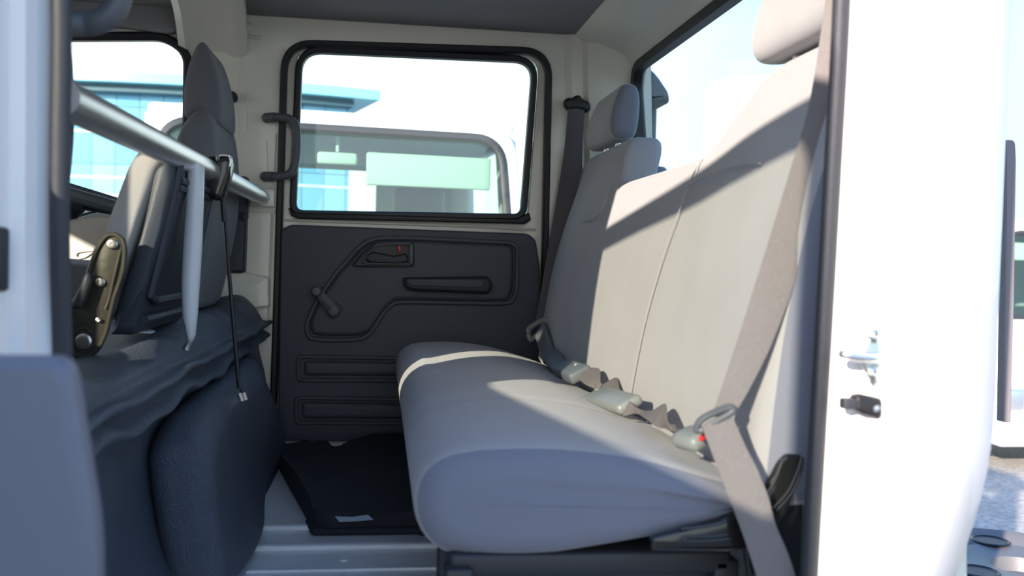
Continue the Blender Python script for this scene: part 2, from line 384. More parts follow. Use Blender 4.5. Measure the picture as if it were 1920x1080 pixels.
# opening seal
sealpts = fillet(poly([(534, 80), (1030, 96), (1014, 850), (510, 850)], YF - .008), [.075, .075, .04, .04], 8)
ST('trim_8', ring(sealpts, .017, .024, 'y', YF - .006), 'rubber')
ST('trim_9', ring(fillet(poly([(-330, 70), (310, 68), (353, 100), (345, 640), (-330, 640)], YF - .008), [.05, .10, .08, .02, .02]), .022, .022, 'y', YF - .006), 'rubber')
tp = fillet(poly([(525, 432), (545, 421), (990, 438), (1004, 450), (1012, 500), (1012, 830), (530, 826), (522, 810)], YF), [.01, .01, .012, .01, .01, .01, .015, .01], 6)
T = obj('trim_panel', plate(tp, (), 'y', YF + .004, .022, .006, 3), 'trim', D)
def c5(a, b): return (480 + a / 2.348, 400 + b / 2.348)
bol = [c5(*p) for p in ((300, 340), (355, 262), (400, 212), (440, 165), (480, 132), (515, 116), (560, 110), (700, 110), (1000, 124), (1110, 130), (1140, 145), (1148, 180), (1144, 320), (1130, 372), (1090, 394), (860, 392), (640, 390), (595, 405), (560, 440), (535, 480), (505, 522), (480, 542), (445, 553), (350, 556), (262, 552), (235, 540), (225, 505), (232, 470), (260, 405))]
bol2 = [(p.x, p.y) for p in catmull(poly(bol, YF - .007), 4, True)]
bol3 = [(p[0] + (.06 - p[0]) * .03, p[1] + (-.03 - p[1]) * .05) for p in bol2]
obj('raised_bolster', plate(bol3, (), 'y', YF - .005, .030, .013, 5), 'trim', T)
obj('bolster_bead', ring(bol2, .012, .020, 'y', YF - .010), 'trim', T)
inner = [(p[0] + (0.08 - p[0]) * .035, p[1] + (-.0 - p[1]) * .07) for p in bol2]
for (a, b, c, d_) in ((560, 668, 800, 712), (556, 745, 800, 792)):
    rr = fillet(poly([(a, b), (c, b + 4), (c, d_ + 1), (a, d_)], YF - .008), .012)
    obj('pressed_rib', [plate(fillet(poly([(a + 10, b + 8), (c, b + 12), (c, d_ - 7), (a + 10, d_ - 8)], YF - .008), .012), (), 'y', YF - .006, .026, .011, 4), ring(rr, .010, .016, 'y', YF - .010)], 'trim', T)
# pull handle
g = obj('pull_handle', [plate(fillet(poly([(755, 520), (912, 518), (921, 530), (918, 546), (908, 550), (772, 545), (757, 538)], YF - .012), .008), (), 'y', YF - .036, .036, .010, 3)], 'plastic', D)
obj('pull_insert', plate(fillet(poly([(763, 523), (905, 524), (908, 534), (904, 540), (772, 536), (764, 531)], YF - .054), .004), (), 'y', YF - .054, .006, .0025), 'trim', g)
# inner release handle
bz = fillet(poly([(660, 498), (676, 478), (694, 461), (712, 454), (776, 455), (776, 500), (672, 500)], YF - .012), [.004, .01, .015, .01, .005, .005, .004])
bh = fillet(poly([(680, 492), (690, 474), (705, 461), (718, 458), (768, 458), (768, 495), (690, 494)], YF - .012), [.004, .01, .015, .01, .003, .006, .008])
g = obj('handle_bezel', plate(bz, [bh], 'y', YF - .024, .026, .005), 'plastic', D)
obj('handle_recess', plate(bh, (), 'y', YF - .021, .003), 'rubber', g)
obj('handle_trim', ring(bh, .003, .004, 'y', YF - .037), 'grey', g)
obj('release_lever', plate(fillet(poly([(682, 481), (700, 472), (740, 480), (762, 474), (766, 490), (752, 495), (692, 493)], YF - .024), .006), (), 'y', YF - .030, .012, .005, 3), 'plastic', g)
obj('bezel_end', box(*[PY(767, 495, YF - .03).x, PY(774, 495, YF - .03).x], YF - .040, YF - .02, PY(770, 495, YF - .03).z, PY(770, 458, YF - .03).z, .002), 'grey', g)
obj('lock_tab', box(PY(746, 472, YF - .03).x, PY(751, 472, YF - .03).x, YF - .041, YF - .02, PY(750, 472, YF - .03).z, PY(750, 461, YF - .03).z, .001), 'red', g)
# window crank
g = thing('window_crank', PY(625, 581, YF - .03)); g.parent = D; g.matrix_parent_inverse = Matrix.Translation(D['_loc']).inverted()
ch, ck = PY(626, 581, YF - .042), PY(594, 546, YF - .055)
obj('crank_hub', lathe(PY(626, 581, YF - .018), (0, -1, 0), [(.020, 0), (.020, .012), (.018, .022), (.012, .027), (0, .028)], 24), 'grey', g)
obj('crank_arm', loft([[Vector(p) for p in s] for s in [[ch + (ck - ch) * t + Vector((.011 * a * (1 - .3 * t), b, .010 * a * (1 - .3 * t))) for a, b in ((-1, .006), (-1, -.004), (-.4, -.008), (.4, -.008), (1, -.004), (1, .006))] for t in (.1, .3, .6, .85, 1.0)]]), 'grey', g)
obj('crank_knob', lathe(ck + Vector((0, .01, 0)), (0, -1, 0), [(.008, -.005), (.009, .004), (.014, .010), (.0145, .026), (.010, .033), (0, .034)], 20), 'grey', g)

# ------------------------------------------------------------------ far front door (door_2) and what is in front of it
D2 = thing('door_2', (-.9, YF + .03, ZFL), kind='structure')
obj('front_trim_panel', plate(poly([(-340, 420), (90, 418), (135, 410), (165, 400), (215, 392), (300, 388), (372, 380), (372, 700), (-340, 700)], YF + .02), (), 'y', YF + .04, .03, .008), 'tan', D2)
obj('front_window_glass', plate(poly([(-340, 60), (372, 60), (360, 400), (-340, 430)], YF + .024), (), 'y', YF + .024, .004), 'glassfar', D2)
obj('pull_outline', bead([(172, 474), (160, 482), (148, 484), (143, 478), (152, 472), (200, 468)], YF + .022, .002), 'tan', D2)
obj('belt_line_rubber', bead([(100, 416), (135, 410), (165, 400), (215, 392), (290, 388)], YF + .02, .003), 'rubber', D2)
# steering wheel
g = thing('steering_wheel', (-.66, 2.05, .1), 'black steering wheel rim showing behind the front seats', 'steering wheel')
ax = Vector((.28, 0, 1)).normalized(); cw = Vector((-.65, 2.0, .125)); u = Vector((1, 0, -.28)).normalized(); v = Vector((0, 1, 0))
obj('rim', tube([cw + (u * math.cos(a) + v * math.sin(a)) * .20 for a in [2 * math.pi * i / 48 for i in range(48)]], .0135, 10, closed=True), 'tray', g)
obj('hub', [lathe(cw - ax * .05, ax, [(.0, 0), (.05, 0), (.06, .02), (.045, .04), (0, .045)])] + [tube([cw - ax * .025, cw + (u * math.cos(a) + v * math.sin(a)) * .198], .011) for a in (.4, 2.7, 4.7)] + [tube([cw - ax * .04, cw - ax * .16 - Vector((.02, 0, 0))], .02)], 'plastic', g)
# front wall / dash of the cab, out of view, closes the shell
ST('wall_front', plate([(.86, -.66), (YF + .02, -.66), (YF + .02, .66), (.86, .66)], [fillet([(.98, -.05), (2.38, -.05), (2.38, .55), (.98, .55)], .06)], 'x', -1.76, .03), 'paint')
o = obj('dashboard', box(-1.72, -1.30, .92, YF - .03, -.45, -.02, .05), 'tray'); tag(o, 'grey dashboard along the front of the cab', 'dashboard')

# ------------------------------------------------------------------ rear bench seat
def cs(y):   # cushion sinks and bulges a little from place to place
    return .004 * math.sin(y * 9) + .003 * math.sin(y * 17 + 1)
cprof = [(.075, -.322), (.050, -.300), (.041, -.265), (.050, -.232), (.078, -.210), (.13, -.202), (.20, -.200), (.28, -.208), (.35, -.226), (.41, -.244), (.445, -.262), (.44, -.285), (.38, -.290), (.30, -.305), (.20, -.318), (.12, -.325)]
cprof = [(p.x, p.y) for p in catmull([Vector((a, b)) for a, b in cprof], 3, True)]
B = thing('bench_seat', (.25, 1.68, ZFL), 'grey cloth rear bench seat with three seat places along the back of the cab', 'bench seat')
Y0, Y1 = .955, 2.37
def cushf(x, y, z):
    t = max(0, min(1, (1.35 - y) / .4))
    yy = y - t * (.055 * (max(0, min(1, (x - .05) / .3)) ** .8) - .055)   # near front corner is set back
    zz = z
    if z > -.26:
        for s in (1.32, 1.70): zz -= .004 * math.exp(-((y - s) / .010) ** 2)
        zz += .006 * math.sin((y - .9) * 4.4) * (1 if x > .1 else .4)
    else: zz += .02 * max(0, (x - .2) / .25) * t
    f = max(0, (y - 2.0) / .37); zz -= .012 * f * f * max(0, x - .05) / .3
    return (x, yy, zz)
cush = obj('seat_cushion', puff(cprof, Y0, Y1, .035, 6, cushf, 90), 'fabric', B, sharp=70); side_cloth(cush, len(cprof), 4)
def ctop(x, y): 
    # height of the cushion top for the seams
    best = None
    P = cprof
    for i in range(len(P)):
        a, b = P[i - 1], P[i]
        if (a[0] - x) * (b[0] - x) <= 0 and abs(a[0] - b[0]) > 1e-6:
            z = a[1] + (b[1] - a[1]) * (x - a[0]) / (b[0] - a[0])
            if best is None or z > best: best = z
    return best
for s in (1.32, 1.70):
    pts = [Vector(cushf(x, s, ctop(x, s))) + Vector((0, 0, .0008)) for x in [.05 + .37 * i / 24 for i in range(25)]]
    obj('cushion_seam', tube(pts, .0012, 6), 'seam', cush)
seamp = [PY(790, 846, 1.03), PY(803, 864, 1.005), PY(840, 880, .985), PY(900, 890, .965), PY(1000, 902, .955), PY(1100, 917, .95), PY(1240, 938, .945)]
# backrest
def bx(z):   # front face of the backrest
    t = (z + .25) / .54
    return .402 + .128 * t + .012 * math.sin(math.pi * min(max(t, 0), 1)) * -1
def btop(y):
    def s(a, b, t): t = max(0, min(1, (t - a) / (b - a))); return t * t * (3 - 2 * t)
    return .175 + .108 * (1 - s(1.20, 1.44, y)) + .105 * s(1.93, 1.985, y)
def bsec(y, k=0.0):
    zt = btop(y) ; zb = -.262; th = .075; pts = []
    wing = .018 * (math.exp(-((y - 1.12) / .17) ** 2) + math.exp(-((y - 2.18) / .15) ** 2))
    n = 16
    for i in range(n + 1):
        z = zb + .02 + (zt - .03 - zb - .02) * i / n
        pts.append((bx(z) - (wing * math.sin(math.pi * i / n) + .006 * math.sin(math.pi * i / n)), z))
    r = .03
    for a in (20, 45, 70, 90): pts.append((bx(zt - r) + r * (1 - math.cos(math.radians(a))), zt - r + r * math.sin(math.radians(a))))
    xb = bx(zt) + th
    for a in (0, 30, 60, 90): pts.append((xb - .02 + .02 * math.sin(math.radians(a)), zt - .02 + .02 * math.cos(math.radians(a))))
    pts += [(bx(z) + th + .01, z) for z in (zt - .1, zt - .2, -.1)] + [(bx(zb) + th, zb), (bx(zb) + .02, zb - .005)]
    return pts
secs = []
ya, yb, rr = .950, 2.385, .035
ysec = [(ya + rr * (1 - math.sin(a)), rr * (1 - math.cos(a))) for a in [math.pi / 2 * j / 6 for j in range(6, -1, -1)]][::-1]
L = [(ya + rr - rr * math.sin(math.pi / 2 * j / 6), rr * (1 - math.cos(math.pi / 2 * j / 6))) for j in range(6, 0, -1)]
for i in range(91): L.append((ya + rr + (yb - ya - 2 * rr) * i / 90, 0))
L += [(yb - rr + rr * math.sin(math.pi / 2 * j / 6), rr * (1 - math.cos(math.pi / 2 * j / 6))) for j in range(1, 7)]
for y, s in L:
    p = bsec(y); cx = .5; cz = sum(q[1] for q in p) / len(p); hh = (max(q[1] for q in p) - min(q[1] for q in p)) / 2
    secs.append([Vector(((cx + (x - (cx)) * (1 - s / .06)), y, cz + (z - cz) * (1 - s / hh))) for x, z in p])
back = obj('backrest', loft(secs), 'fabric', B, sharp=70); side_cloth(back, len(secs[0]), 3)
def seam_back(pts):
    return tube(catmull([Vector((bx(z) - dx, y, z)) for y, z, dx in pts], 5), .0012, 6)
obj('backrest_seam', seam_back([(1.40, .20, .004), (1.41, .12, .009), (1.43, .02, .011), (1.45, -.1, .010), (1.46, -.22, .006)]), 'seam', back)
obj('backrest_seam', seam_back([(1.41, .125, .010), (1.25, .135, .020), (1.1, .13, .024)]), 'seam', back)
obj('backrest_seam', seam_back([(1.96, .175, .012), (1.97, .1, .018), (2.3, .11, .014)]), 'seam', back)
# headrests
hprof = [(.515, .290), (.505, .315), (.512, .36), (.530, .405), (.550, .418), (.572, .412), (.580, .38), (.575, .32), (.565, .293), (.54, .286)]
hprof = [(p.x, p.y) for p in catmull([Vector(p) for p in hprof], 4, True)]
def headf(x, y, z): return (x + .012 * max(0, .4 - z) * 0, y, z)
def shapef(yc, hw):
    def f(x, y, z):
        t = (y - yc) / hw; top = max(0, (z - .29) / .13)
        return (x, yc + (y - yc) * (1 - .13 * top * top), z)
    return f
for y0, y1, near in ((2.07, 2.345, 0), (1.0, 1.275, 1)):
    h = obj('headrest', puff(hprof, y0, y1, .026, 6, shapef((y0 + y1) / 2, (y1 - y0) / 2), 8), 'fabric', B, sharp=70); side_cloth(h, len(hprof), 4)
    for yy in (y0 + .08, y1 - .08): obj('headrest_post', tube([(.545, yy, .25), (.545, yy, .31)], .006), 'chrome', h)
# steel frame and side cover of the bench
obj('seat_frame', [box(.08, .40, 1.0, 2.33, -.345, -.318, .006), box(.075, .105, .985, 1.02, -.5, -.33, .004), box(.075, .105, 1.10, 1.13, -.5, -.33, .004), box(.08, .11, 1.68, 1.72, -.5, -.33, .004), box(.08, .11, 2.28, 2.32, -.5, -.33, .004),
                   box(.38, .41, 1.0, 1.03, -.5, -.33, .004), box(.38, .41, 2.28, 2.32, -.5, -.33, .004), box(.08, .40, 1.02, 1.04, -.36, -.34, .004), tube([(.12, 1.05, -.36), (.30, 1.3, -.47)], .006)], 'plastic', B)
sc_ = .948
shield = fillet(poly([(1503, 852), (1497, 905), (1478, 960), (1448, 1005), (1405, 1032), (1360, 1036), (1222, 1034), (1222, 1008), (1290, 992), (1350, 975), (1400, 950), (1440, 912), (1462, 868), (1475, 852)], sc_), .004)
sh = obj('side_shield', plate(shield, (), 'y', sc_ + .006, .012, .004), 'blackmetal', B)
def beadn(pix, r, dd=sc_): return tube(catmull([PY(a, b, dd) for a, b in pix], 6), r, 8)
obj('shield_rib', [beadn([(1276, 992), (1330, 985), (1375, 972), (1420, 945), (1450, 905), (1468, 860)], .0022), beadn([(1392, 996), (1340, 1005), (1285, 1006), (1280, 1010), (1288, 1015), (1350, 1012), (1398, 1003)], .0016),
                   beadn([(1450, 952), (1478, 920), (1496, 880), (1502, 856)], .0016), beadn([(1456, 957), (1484, 924), (1500, 886), (1505, 858)], .0014)], 'blackmetal', sh)
obj('floor_bracket', [plate(fillet(poly([(1400, 1030), (1500, 900), (1512, 900), (1505, 1100), (1410, 1100)], sc_ + .02), .004), (), 'y', sc_ + .03, .01, .003)], 'blackmetal', B)
# brake-hose like cables under the bench
o = obj('floor_cable', tube(catmull([(.06, 1.32, ZFL + .006), (.12, 1.25, ZFL + .012), (.2, 1.15, ZFL + .02), (.34, 1.05, ZFL + .008)], 8), .005), 'rubber'); tag(o, 'black cable lying on the floor under the bench', 'cable')
o = obj('red_tag', box(PY(789, 942, 1.3).x, PY(796, 942, 1.3).x + .01, 1.3, 1.305, PY(792, 948, 1.3).z, PY(792, 936, 1.3).z, .001), 'red'); tag(o, 'tiny red tab under the front edge of the bench', 'tab')

# ------------------------------------------------------------------ seat belts
N = thing('seat_belt', PY(1345, 790, .95), 'taupe near seat belt running down across the bench from the door pillar', 'seat belt')
def pr(a, b, d1, c, d, d2): return (PY(a, b, d1), PY(c, d, d2))
obj('shoulder_webbing', strip([pr(1556, -60, 1.02, 1620, -60, 1.0), pr(1520, 180, 1.0, 1585, 180, .985), pr(1478, 330, .985, 1548, 330, .97), pr(1432, 480, .975, 1500, 500, .96), pr(1385, 630, .97, 1445, 650, .955), pr(1345, 750, .965, 1385, 765, .95), pr(1334, 782, .962, 1368, 776, .948)]), 'web', N)
obj('lap_webbing', strip([pr(1316, 800, .955, 1368, 768, .945), pr(1335, 850, .945, 1395, 830, .935), pr(1358, 910, .935, 1420, 880, .925), pr(1375, 955, .928, 1440, 930, .92), pr(1392, 1000, .925, 1455, 985, .917), pr(1412, 1060, .922, 1480, 1045, .915), pr(1440, 1150, .92, 1510, 1140, .913)]), 'web', N)
tg = tube(catmull([PY(1306, 806, .962), PY(1312, 790, .96), PY(1330, 778, .957), PY(1365, 764, .945), PY(1374, 768, .943), PY(1368, 776, .944), PY(1330, 798, .955), PY(1318, 806, .96)], 6, True), .004, 8, closed=True)
obj('tongue', [tg], 'grey', N)
def bslab(a, b, wd, th, up, m, par, name, bev=.004, sh=.0):
    a = Vector(a); b = Vector(b); ax = (b - a) / 2; up = Vector(up); sd_ = ax.cross(up).normalized(); nn = sd_.cross(ax).normalized()
    return obj(name, obox((a + b) / 2, ax, sd_ * wd / 2, nn * th / 2, bev), m, par)
upn = Vector((-.45, 0, .9))
k1 = bslab(PY(1322, 826, .985), PY(1278, 818, 1.03), .034, .020, upn, 'buckle', N, 'buckle_body', .009)
bslab(PY(1322, 818, .972), PY(1316, 820, .976), .014, .006, upn, 'red', k1, 'release_button', .002)
obj('buckle_webbing', strip([(PY(1258, 822, 1.05), PY(1270, 806, 1.08)), (PY(1275, 832, 1.03), PY(1292, 804, 1.05)), (PY(1290, 840, 1.0), PY(1310, 806, 1.01))]), 'web', N)

C2 = thing('lap_belt', PY(1160, 755, 1.3), 'middle lap belt with a grey green buckle lying twisted on the bench cushion', 'seat belt')
cz = -.205
k2 = bslab(PY(1120, 742, 1.44), PY(1183, 760, 1.30), .042, .018, upn, 'buckle', C2, 'buckle_body', .0075)
bslab(PY(1104, 742, 1.47), PY(1124, 744, 1.43), .03, .008, upn, 'buckle', k2, 'tongue_cover', .003)
bslab(PY(1124, 749, 1.42), PY(1132, 752, 1.40), .012, .012, upn, 'chrome', k2, 'metal_tip', .002)
obj('twisted_webbing', strip([(PY(1168, 780, 1.285), PY(1180, 752, 1.30)), (PY(1194, 776, 1.26), PY(1198, 767, 1.245)), (PY(1212, 786, 1.17), PY(1222, 770, 1.25)), (PY(1230, 800, 1.13), PY(1248, 757, 1.21)), (PY(1252, 805, 1.13), PY(1252, 792, 1.12)), (PY(1272, 812, 1.07), PY(1266, 796, 1.12))]), 'web', C2)

C3 = thing('lap_belt', PY(1090, 700, 1.6), 'twisted lap belt with a dark slate buckle near the far end of the bench', 'seat belt')
k3 = bslab(PY(1055, 690, 1.80), PY(1090, 703, 1.66), .045, .022, upn, 'tray', C3, 'buckle_body', .006)
for a, b, d in ((1079, 684, 1.715), (1058, 700, 1.745)): bslab(PY(a - 3, b, d), PY(a + 4, b + 3, d), .012, .01, upn, 'buckle', k3, 'buckle_lug', .002)
obj('twisted_webbing', strip([(PY(1084, 710, 1.63), PY(1100, 690, 1.68)), (PY(1098, 721, 1.56), PY(1124, 692, 1.64)), (PY(1120, 730, 1.54), PY(1128, 720, 1.53)), (PY(1132, 734, 1.47), PY(1156, 708, 1.56)), (PY(1150, 742, 1.46), PY(1162, 730, 1.50)), (PY(1160, 748, 1.44), PY(1176, 740, 1.46))]), 'web', C3)

FB = thing('seat_belt', PY(1080, 195, YF - .03), 'dark taupe far seat belt hanging from a black anchor on the far pillar', 'seat belt')
obj('anchor', [plate([(p.x, p.y) for p in catmull([Vector(q) for q in poly([(1057, 190), (1064, 184), (1072, 184), (1078, 180), (1086, 180), (1092, 187), (1103, 192), (1106, 204), (1100, 211), (1080, 206), (1066, 208), (1058, 200)], YF - .04)], 4, True)], (), 'y', YF - .04, .03, .010, 3)], 'rubber', FB)
obj('shoulder_webbing', strip([pr(1065, 200, YF - .05, 1096, 203, YF - .05), pr(1058, 280, YF - .055, 1092, 280, YF - .07), pr(1042, 380, YF - .06, 1082, 380, YF - .08), pr(1025, 480, YF - .08, 1060, 490, YF - .1), pr(1012, 560, YF - .1, 1044, 570, YF - .12), pr(1002, 612, YF - .13, 1034, 602, YF - .15)]), 'webd', FB)
obj('lap_webbing', strip([pr(1060, 280, YF - .02, 1092, 275, YF - .025), pr(1050, 360, YF - .02, 1088, 370, YF - .025), pr(1040, 440, YF - .02, 1068, 442, YF - .025)]), 'plastic', FB)
tq = catmull([PY(991, 624, 2.30), PY(994, 614, 2.30), PY(1020, 600, 2.27), PY(1030, 604, 2.26), PY(1030, 614, 2.26), PY(1002, 632, 2.30), PY(994, 636, 2.30)], 6, True)
obj('tongue', tube(tq, .0065, 8, closed=True), 'buckle', FB)
kk = bslab(PY(1014, 618, 2.24), PY(1032, 672, 2.12), .045, .018, Vector((-1, -.6, .2)), 'tray', FB, 'buckle_body', .007)
bslab(PY(1028, 662, 2.10), PY(1052, 690, 1.95), .04, .012, upn, 'tray', FB, 'buckle_stalk', .004)

# ------------------------------------------------------------------ crossbar, post, clamp, cord
XB = -.306
bar = thing('grab_rail', (XB, 1.7, .16), 'polished steel tube rail running across the cab behind the front seats', 'rail')
pA = PX(100, 176, XB); pB = PY(501, 371, YF - .006); 
obj('tube', tube([Vector((XB, .940, pA.z)), Vector((XB, 1.7, (pA.z + pB.z) / 2)), Vector((XB, YF - .008, pB.z))], .0195, 24), 'chrome', bar)
bc = Vector((XB, YF, pB.z))
obj('end_bracket', [box(XB - .030, XB + .030, YF - .022, YF, bc.z - .024, bc.z + .024, .003), box(XB - .035, XB + .035, YF - .003, YF + .001, bc.z - .04, bc.z + .034, .001)], 'paint', bar)
bary = lambda y: pA.z + (pB.z - pA.z) * (y - .895) / (YF - .9)
po = thing('support_post', PX(352, 650, -.31), 'white tapered metal post standing under the steel rail', 'post')
def ppp(a, b, c, d, y, th=.012):
    l, r = PY(a, b, y), PY(c, d, y); m_ = (l + r) / 2
    return [l, l + Vector((.003, -th, 0)), m_ + Vector((0, -th * 1.4, 0)), r + Vector((-.003, -th, 0)), r, r + Vector((-.003, th, 0)), l + Vector((.003, th, 0))]
yp = 1.53
obj('post_body', loft([ppp(352, 300, 384, 312, yp), ppp(349, 380, 382, 380, yp), ppp(344, 450, 380, 450, yp), ppp(340, 530, 375, 530, yp), ppp(342, 590, 371, 590, yp), ppp(348, 628, 367, 628, yp, .006), ppp(352, 642, 362, 640, yp, .003)]), 'white', po, sharp=75)
obj('foot_tab', loft([ppp(350, 640, 362, 640, yp, .002), ppp(343, 650, 356, 652, yp, .002), ppp(341, 655, 355, 657, yp, .002)]), 'zinc', po)
yc_ = 1.72
cl = thing('rail_clamp', (XB, yc_, bary(yc_)), 'black plastic clamp hooked over the steel rail', 'clamp')
bz_ = bary(yc_)
hk = fillet(poly([(379, 300), (388, 291), (425, 290), (432, 300), (430, 325), (414, 372), (400, 376), (384, 366), (377, 340)], yc_ - .03), .01)
obj('clamp_body', plate(hk, (), 'y', yc_, .05, .012, 3), 'blackmetal', cl)
obj('clamp_strap', tube(catmull([PY(408, 300, yc_ - .035), PY(410, 291, yc_ - .03), PY(428, 292, yc_ - .02), PY(433, 300, yc_ - .02), PY(431, 312, yc_ - .02)], 6), .003), 'chrome', cl)
cdn = thing('pull_cord', PY(425, 370, 1.74), 'thin black cord with metal tips hanging from the rail clamp', 'cord')
cp = catmull([PY(416, 350, 1.745), PY(421, 400, 1.74), PY(427, 480, 1.73), PY(436, 590, 1.72), PY(444, 680, 1.71), PY(448, 728, 1.70)], 8)
obj('cord', [tube(cp, .0036, 8), tube([PY(443, 692, 1.71), PY(448, 716, 1.70), PY(455, 736, 1.70)], .003, 8), tube([PY(416, 356, 1.742), PY(420, 415, 1.738)], .005, 8)], 'rubber', cdn)
for a, b, c, d in ((449, 737, 454, 752), (457, 736, 461, 750)): obj('metal_tip', tube([PY(a, b, 1.70), PY(c, d, 1.70)], .0035, 10), 'chrome', cdn)

# grab handles
gh = thing('grab_bar', PY(505, 270, YF), 'dark grey C shaped grab handle on the far door pillar', 'handle')
yh = YF - .035
obj('grip', tube([PY(498, 221, YF - .002)] + catmull([PY(512, 219, yh), PY(535, 221, yh), PY(547, 226, yh), PY(555, 240, yh), PY(556, 275, yh), PY(553, 305, yh), PY(547, 322, yh), PY(535, 329, yh), PY(510, 331, yh)], 6) + [PY(494, 331, YF - .002)], .0110, 14), 'grey', gh)
for a, b, c, d in ((498, 221, 516, 220), (495, 331, 512, 331)): obj('end_collar', tube([PY(a, b, yh + .01), PY(c, d, yh)], .0128, 12), 'grey', gh)
gh = thing('grab_bar', PY(150, 40, 1.0), 'grey grab handle curving down at the top of the near pillar, out of focus', 'handle')
obj('grip', tube(catmull([PY(95, 42, .98), PY(150, 44, 1.0), PY(185, 40, 1.0), PY(212, 22, 1.0), PY(226, -20, 1.0), PY(230, -120, 1.0), PY(222, -170, .99), PY(180, -190, .98), PY(95, -192, .97)], 8), .0128, 16), 'grey', gh)

# ------------------------------------------------------------------ front seats
sp = [(-.535, -.16), (-.522, -.05), (-.495, .10), (-.468, .22), (-.440, .30), (-.405, .335), (-.380, .332), (-.362, .30), (-.352, .20), (-.358, .10), (-.385, -.02), (-.415, -.12), (-.44, -.17), (-.49, -.18)]
sp = [(p.x, p.y) for p in catmull([Vector(p) for p in sp], 4, True)]
hp2 = [(-.452, .34), (-.450, .40), (-.432, .46), (-.412, .488), (-.395, .482), (-.378, .45), (-.362, .40), (-.355, .35), (-.36, .315), (-.40, .325), (-.44, .325)]
hp2 = [(p.x, p.y) for p in catmull([Vector(p) for p in hp2], 4, True)]
sp = [(-.345 + (x + .345) * .82 + .004, z - .030) for x, z in sp]
hp2 = [(-.352 + (x + .352) * .82 + .004, z - .032) for x, z in hp2]
sp = [(x, max(z, -.120)) for x, z in sp]
def front_seat(y0, y1, hx, label):
    s = thing('front_seat', (-.62, (y0 + y1) / 2, -.13), label, 'seat', 'front seats')
    ym = (y0 + y1) / 2
    def nar(x, y, z):
        t = max(0, min(1, (z - .12) / .36)); return (x + hx, ym + (y - ym) * (1 - .42 * t * t), z)
    bk = obj('backrest', puff(sp, y0, y1, .05, 6, nar, 6), 'fabdark', s, sharp=70)
    def narh(x, y, z): return (x + hx, ym + (y - ym) * .62, z)
    obj('headrest', puff(hp2, y0, y1, .05, 6, narh, 4), 'fabdark', s, sharp=70)
    obj('seat_cushion', puff([(p.x, p.y) for p in catmull([Vector(q) for q in [(-.98 + hx, -.13), (-.99 + hx, -.06), (-.90 + hx, -.02), (-.6 + hx, -.03), (-.48 + hx, -.08), (-.48 + hx, -.14)]], 4, True)], y0, y1, .04, 5, None, 4), 'fabdark', s, sharp=70)
    return s
front_seat(2.0, 2.40, .0, 'dark grey front seat with headrest on the far side of the cab')
front_seat(.915, 1.16, -.0, 'dark grey near front seat, only its blurred edge seen behind the door seal')

# middle seat: low pale backrest on a navy shell
A = thing('middle_seat', (-.42, 1.58, -.13), 'low middle front seat with pale cloth edge and navy plastic back shell', 'seat')
ya_ = 1.42
def dd(a, b, y=ya_): return q2(a, b, y)
ca = [dd(245, 300), dd(262, 276), dd(286, 278), dd(303, 296), dd(276, 370), dd(244, 460), dd(214, 545), dd(205, 600), dd(140, 600), dd(150, 540), dd(185, 450), dd(215, 370)]
ca = fillet(ca, .018, 5)
obj('seat_pad', puff(ca, 1.42, 1.74, .022, 5, None, 4), 'fabric', A, sharp=60)
shp = [(x, max(z, -.122)) for x, z in fillet([dd(298, 303), dd(324, 298), dd(322, 340), dd(302, 430), dd(268, 545), dd(246, 630), dd(200, 640), dd(222, 560), dd(262, 440)], .008, 4)]
sl = obj('back_shell', puff(shp, 1.425, 1.76, .012, 4, None, 4), 'shell', A, sharp=50)
def on(a, b, y): return PY(a, b, y)
def sb(t, y):   # a point on the back of the shell
    a = Vector((dd(324, 298)[0], 0, dd(324, 298)[1])); b = Vector((dd(246, 630)[0], 0, dd(246, 630)[1])); c = Vector((dd(300, 435)[0] - .002, 0, dd(300, 435)[1]))
    p = a * (1 - t) ** 2 + c * 2 * t * (1 - t) + b * t * t; return Vector((p.x + .004, y, p.z))
obj('shell_rib', tube([sb(.02, 1.45), sb(.3, 1.45), sb(.6, 1.45), sb(.8, 1.45), sb(.84, 1.5), sb(.84, 1.68), sb(.8, 1.73), sb(.5, 1.73), sb(.02, 1.73)], .007, 8), 'shell', sl)
obj('shell_rib', tube([sb(.12, 1.47), sb(.12, 1.72)], .006, 8), 'shell', sl)
obj('shell_rib', tube([sb(.17, 1.47), sb(.17, 1.72)], .006, 8), 'shell', sl)
obj('shell_ledge', tube([sb(.93, 1.45), sb(.93, 1.72)], .008, 8), 'shell', sl)
rc = thing('seat_recliner', PY(180, 560, 1.385), 'glossy black recliner plate with bolts at the side of the middle seat', 'recliner')
yr = 1.385
rp = fillet(poly([(200, 442), (216, 438), (232, 448), (236, 470), (232, 510), (215, 560), (200, 625), (186, 655), (166, 670), (146, 668), (133, 655), (130, 620), (134, 575), (160, 540), (172, 500), (184, 465)], yr), .008)
obj('plate', [plate(rp, (), 'y', yr, .008, .003), ring([(p[0], p[1]) for p in rp], .006, .007, 'y', yr - .005)], 'olive', rc)
obj('handle', plate(fillet(poly([(160, 512), (170, 510), (172, 530), (160, 565), (150, 580), (138, 578), (135, 566), (146, 545)], yr - .02), .006), (), 'y', yr - .018, .012, .005), 'plastic', rc)
for a, b, r in ((211, 458, .0075), (188, 529, .007), (157, 640, .011), (186, 600, .004), (157, 640, .006)):
    obj('bolt', lathe(PY(a, b, yr - .004), (0, -1, 0), [(r, 0), (r, .002), (r * .8, .003), (r * .8, .006), (r * .4, .0065), (0, .006)], 20), 'bolt', rc)
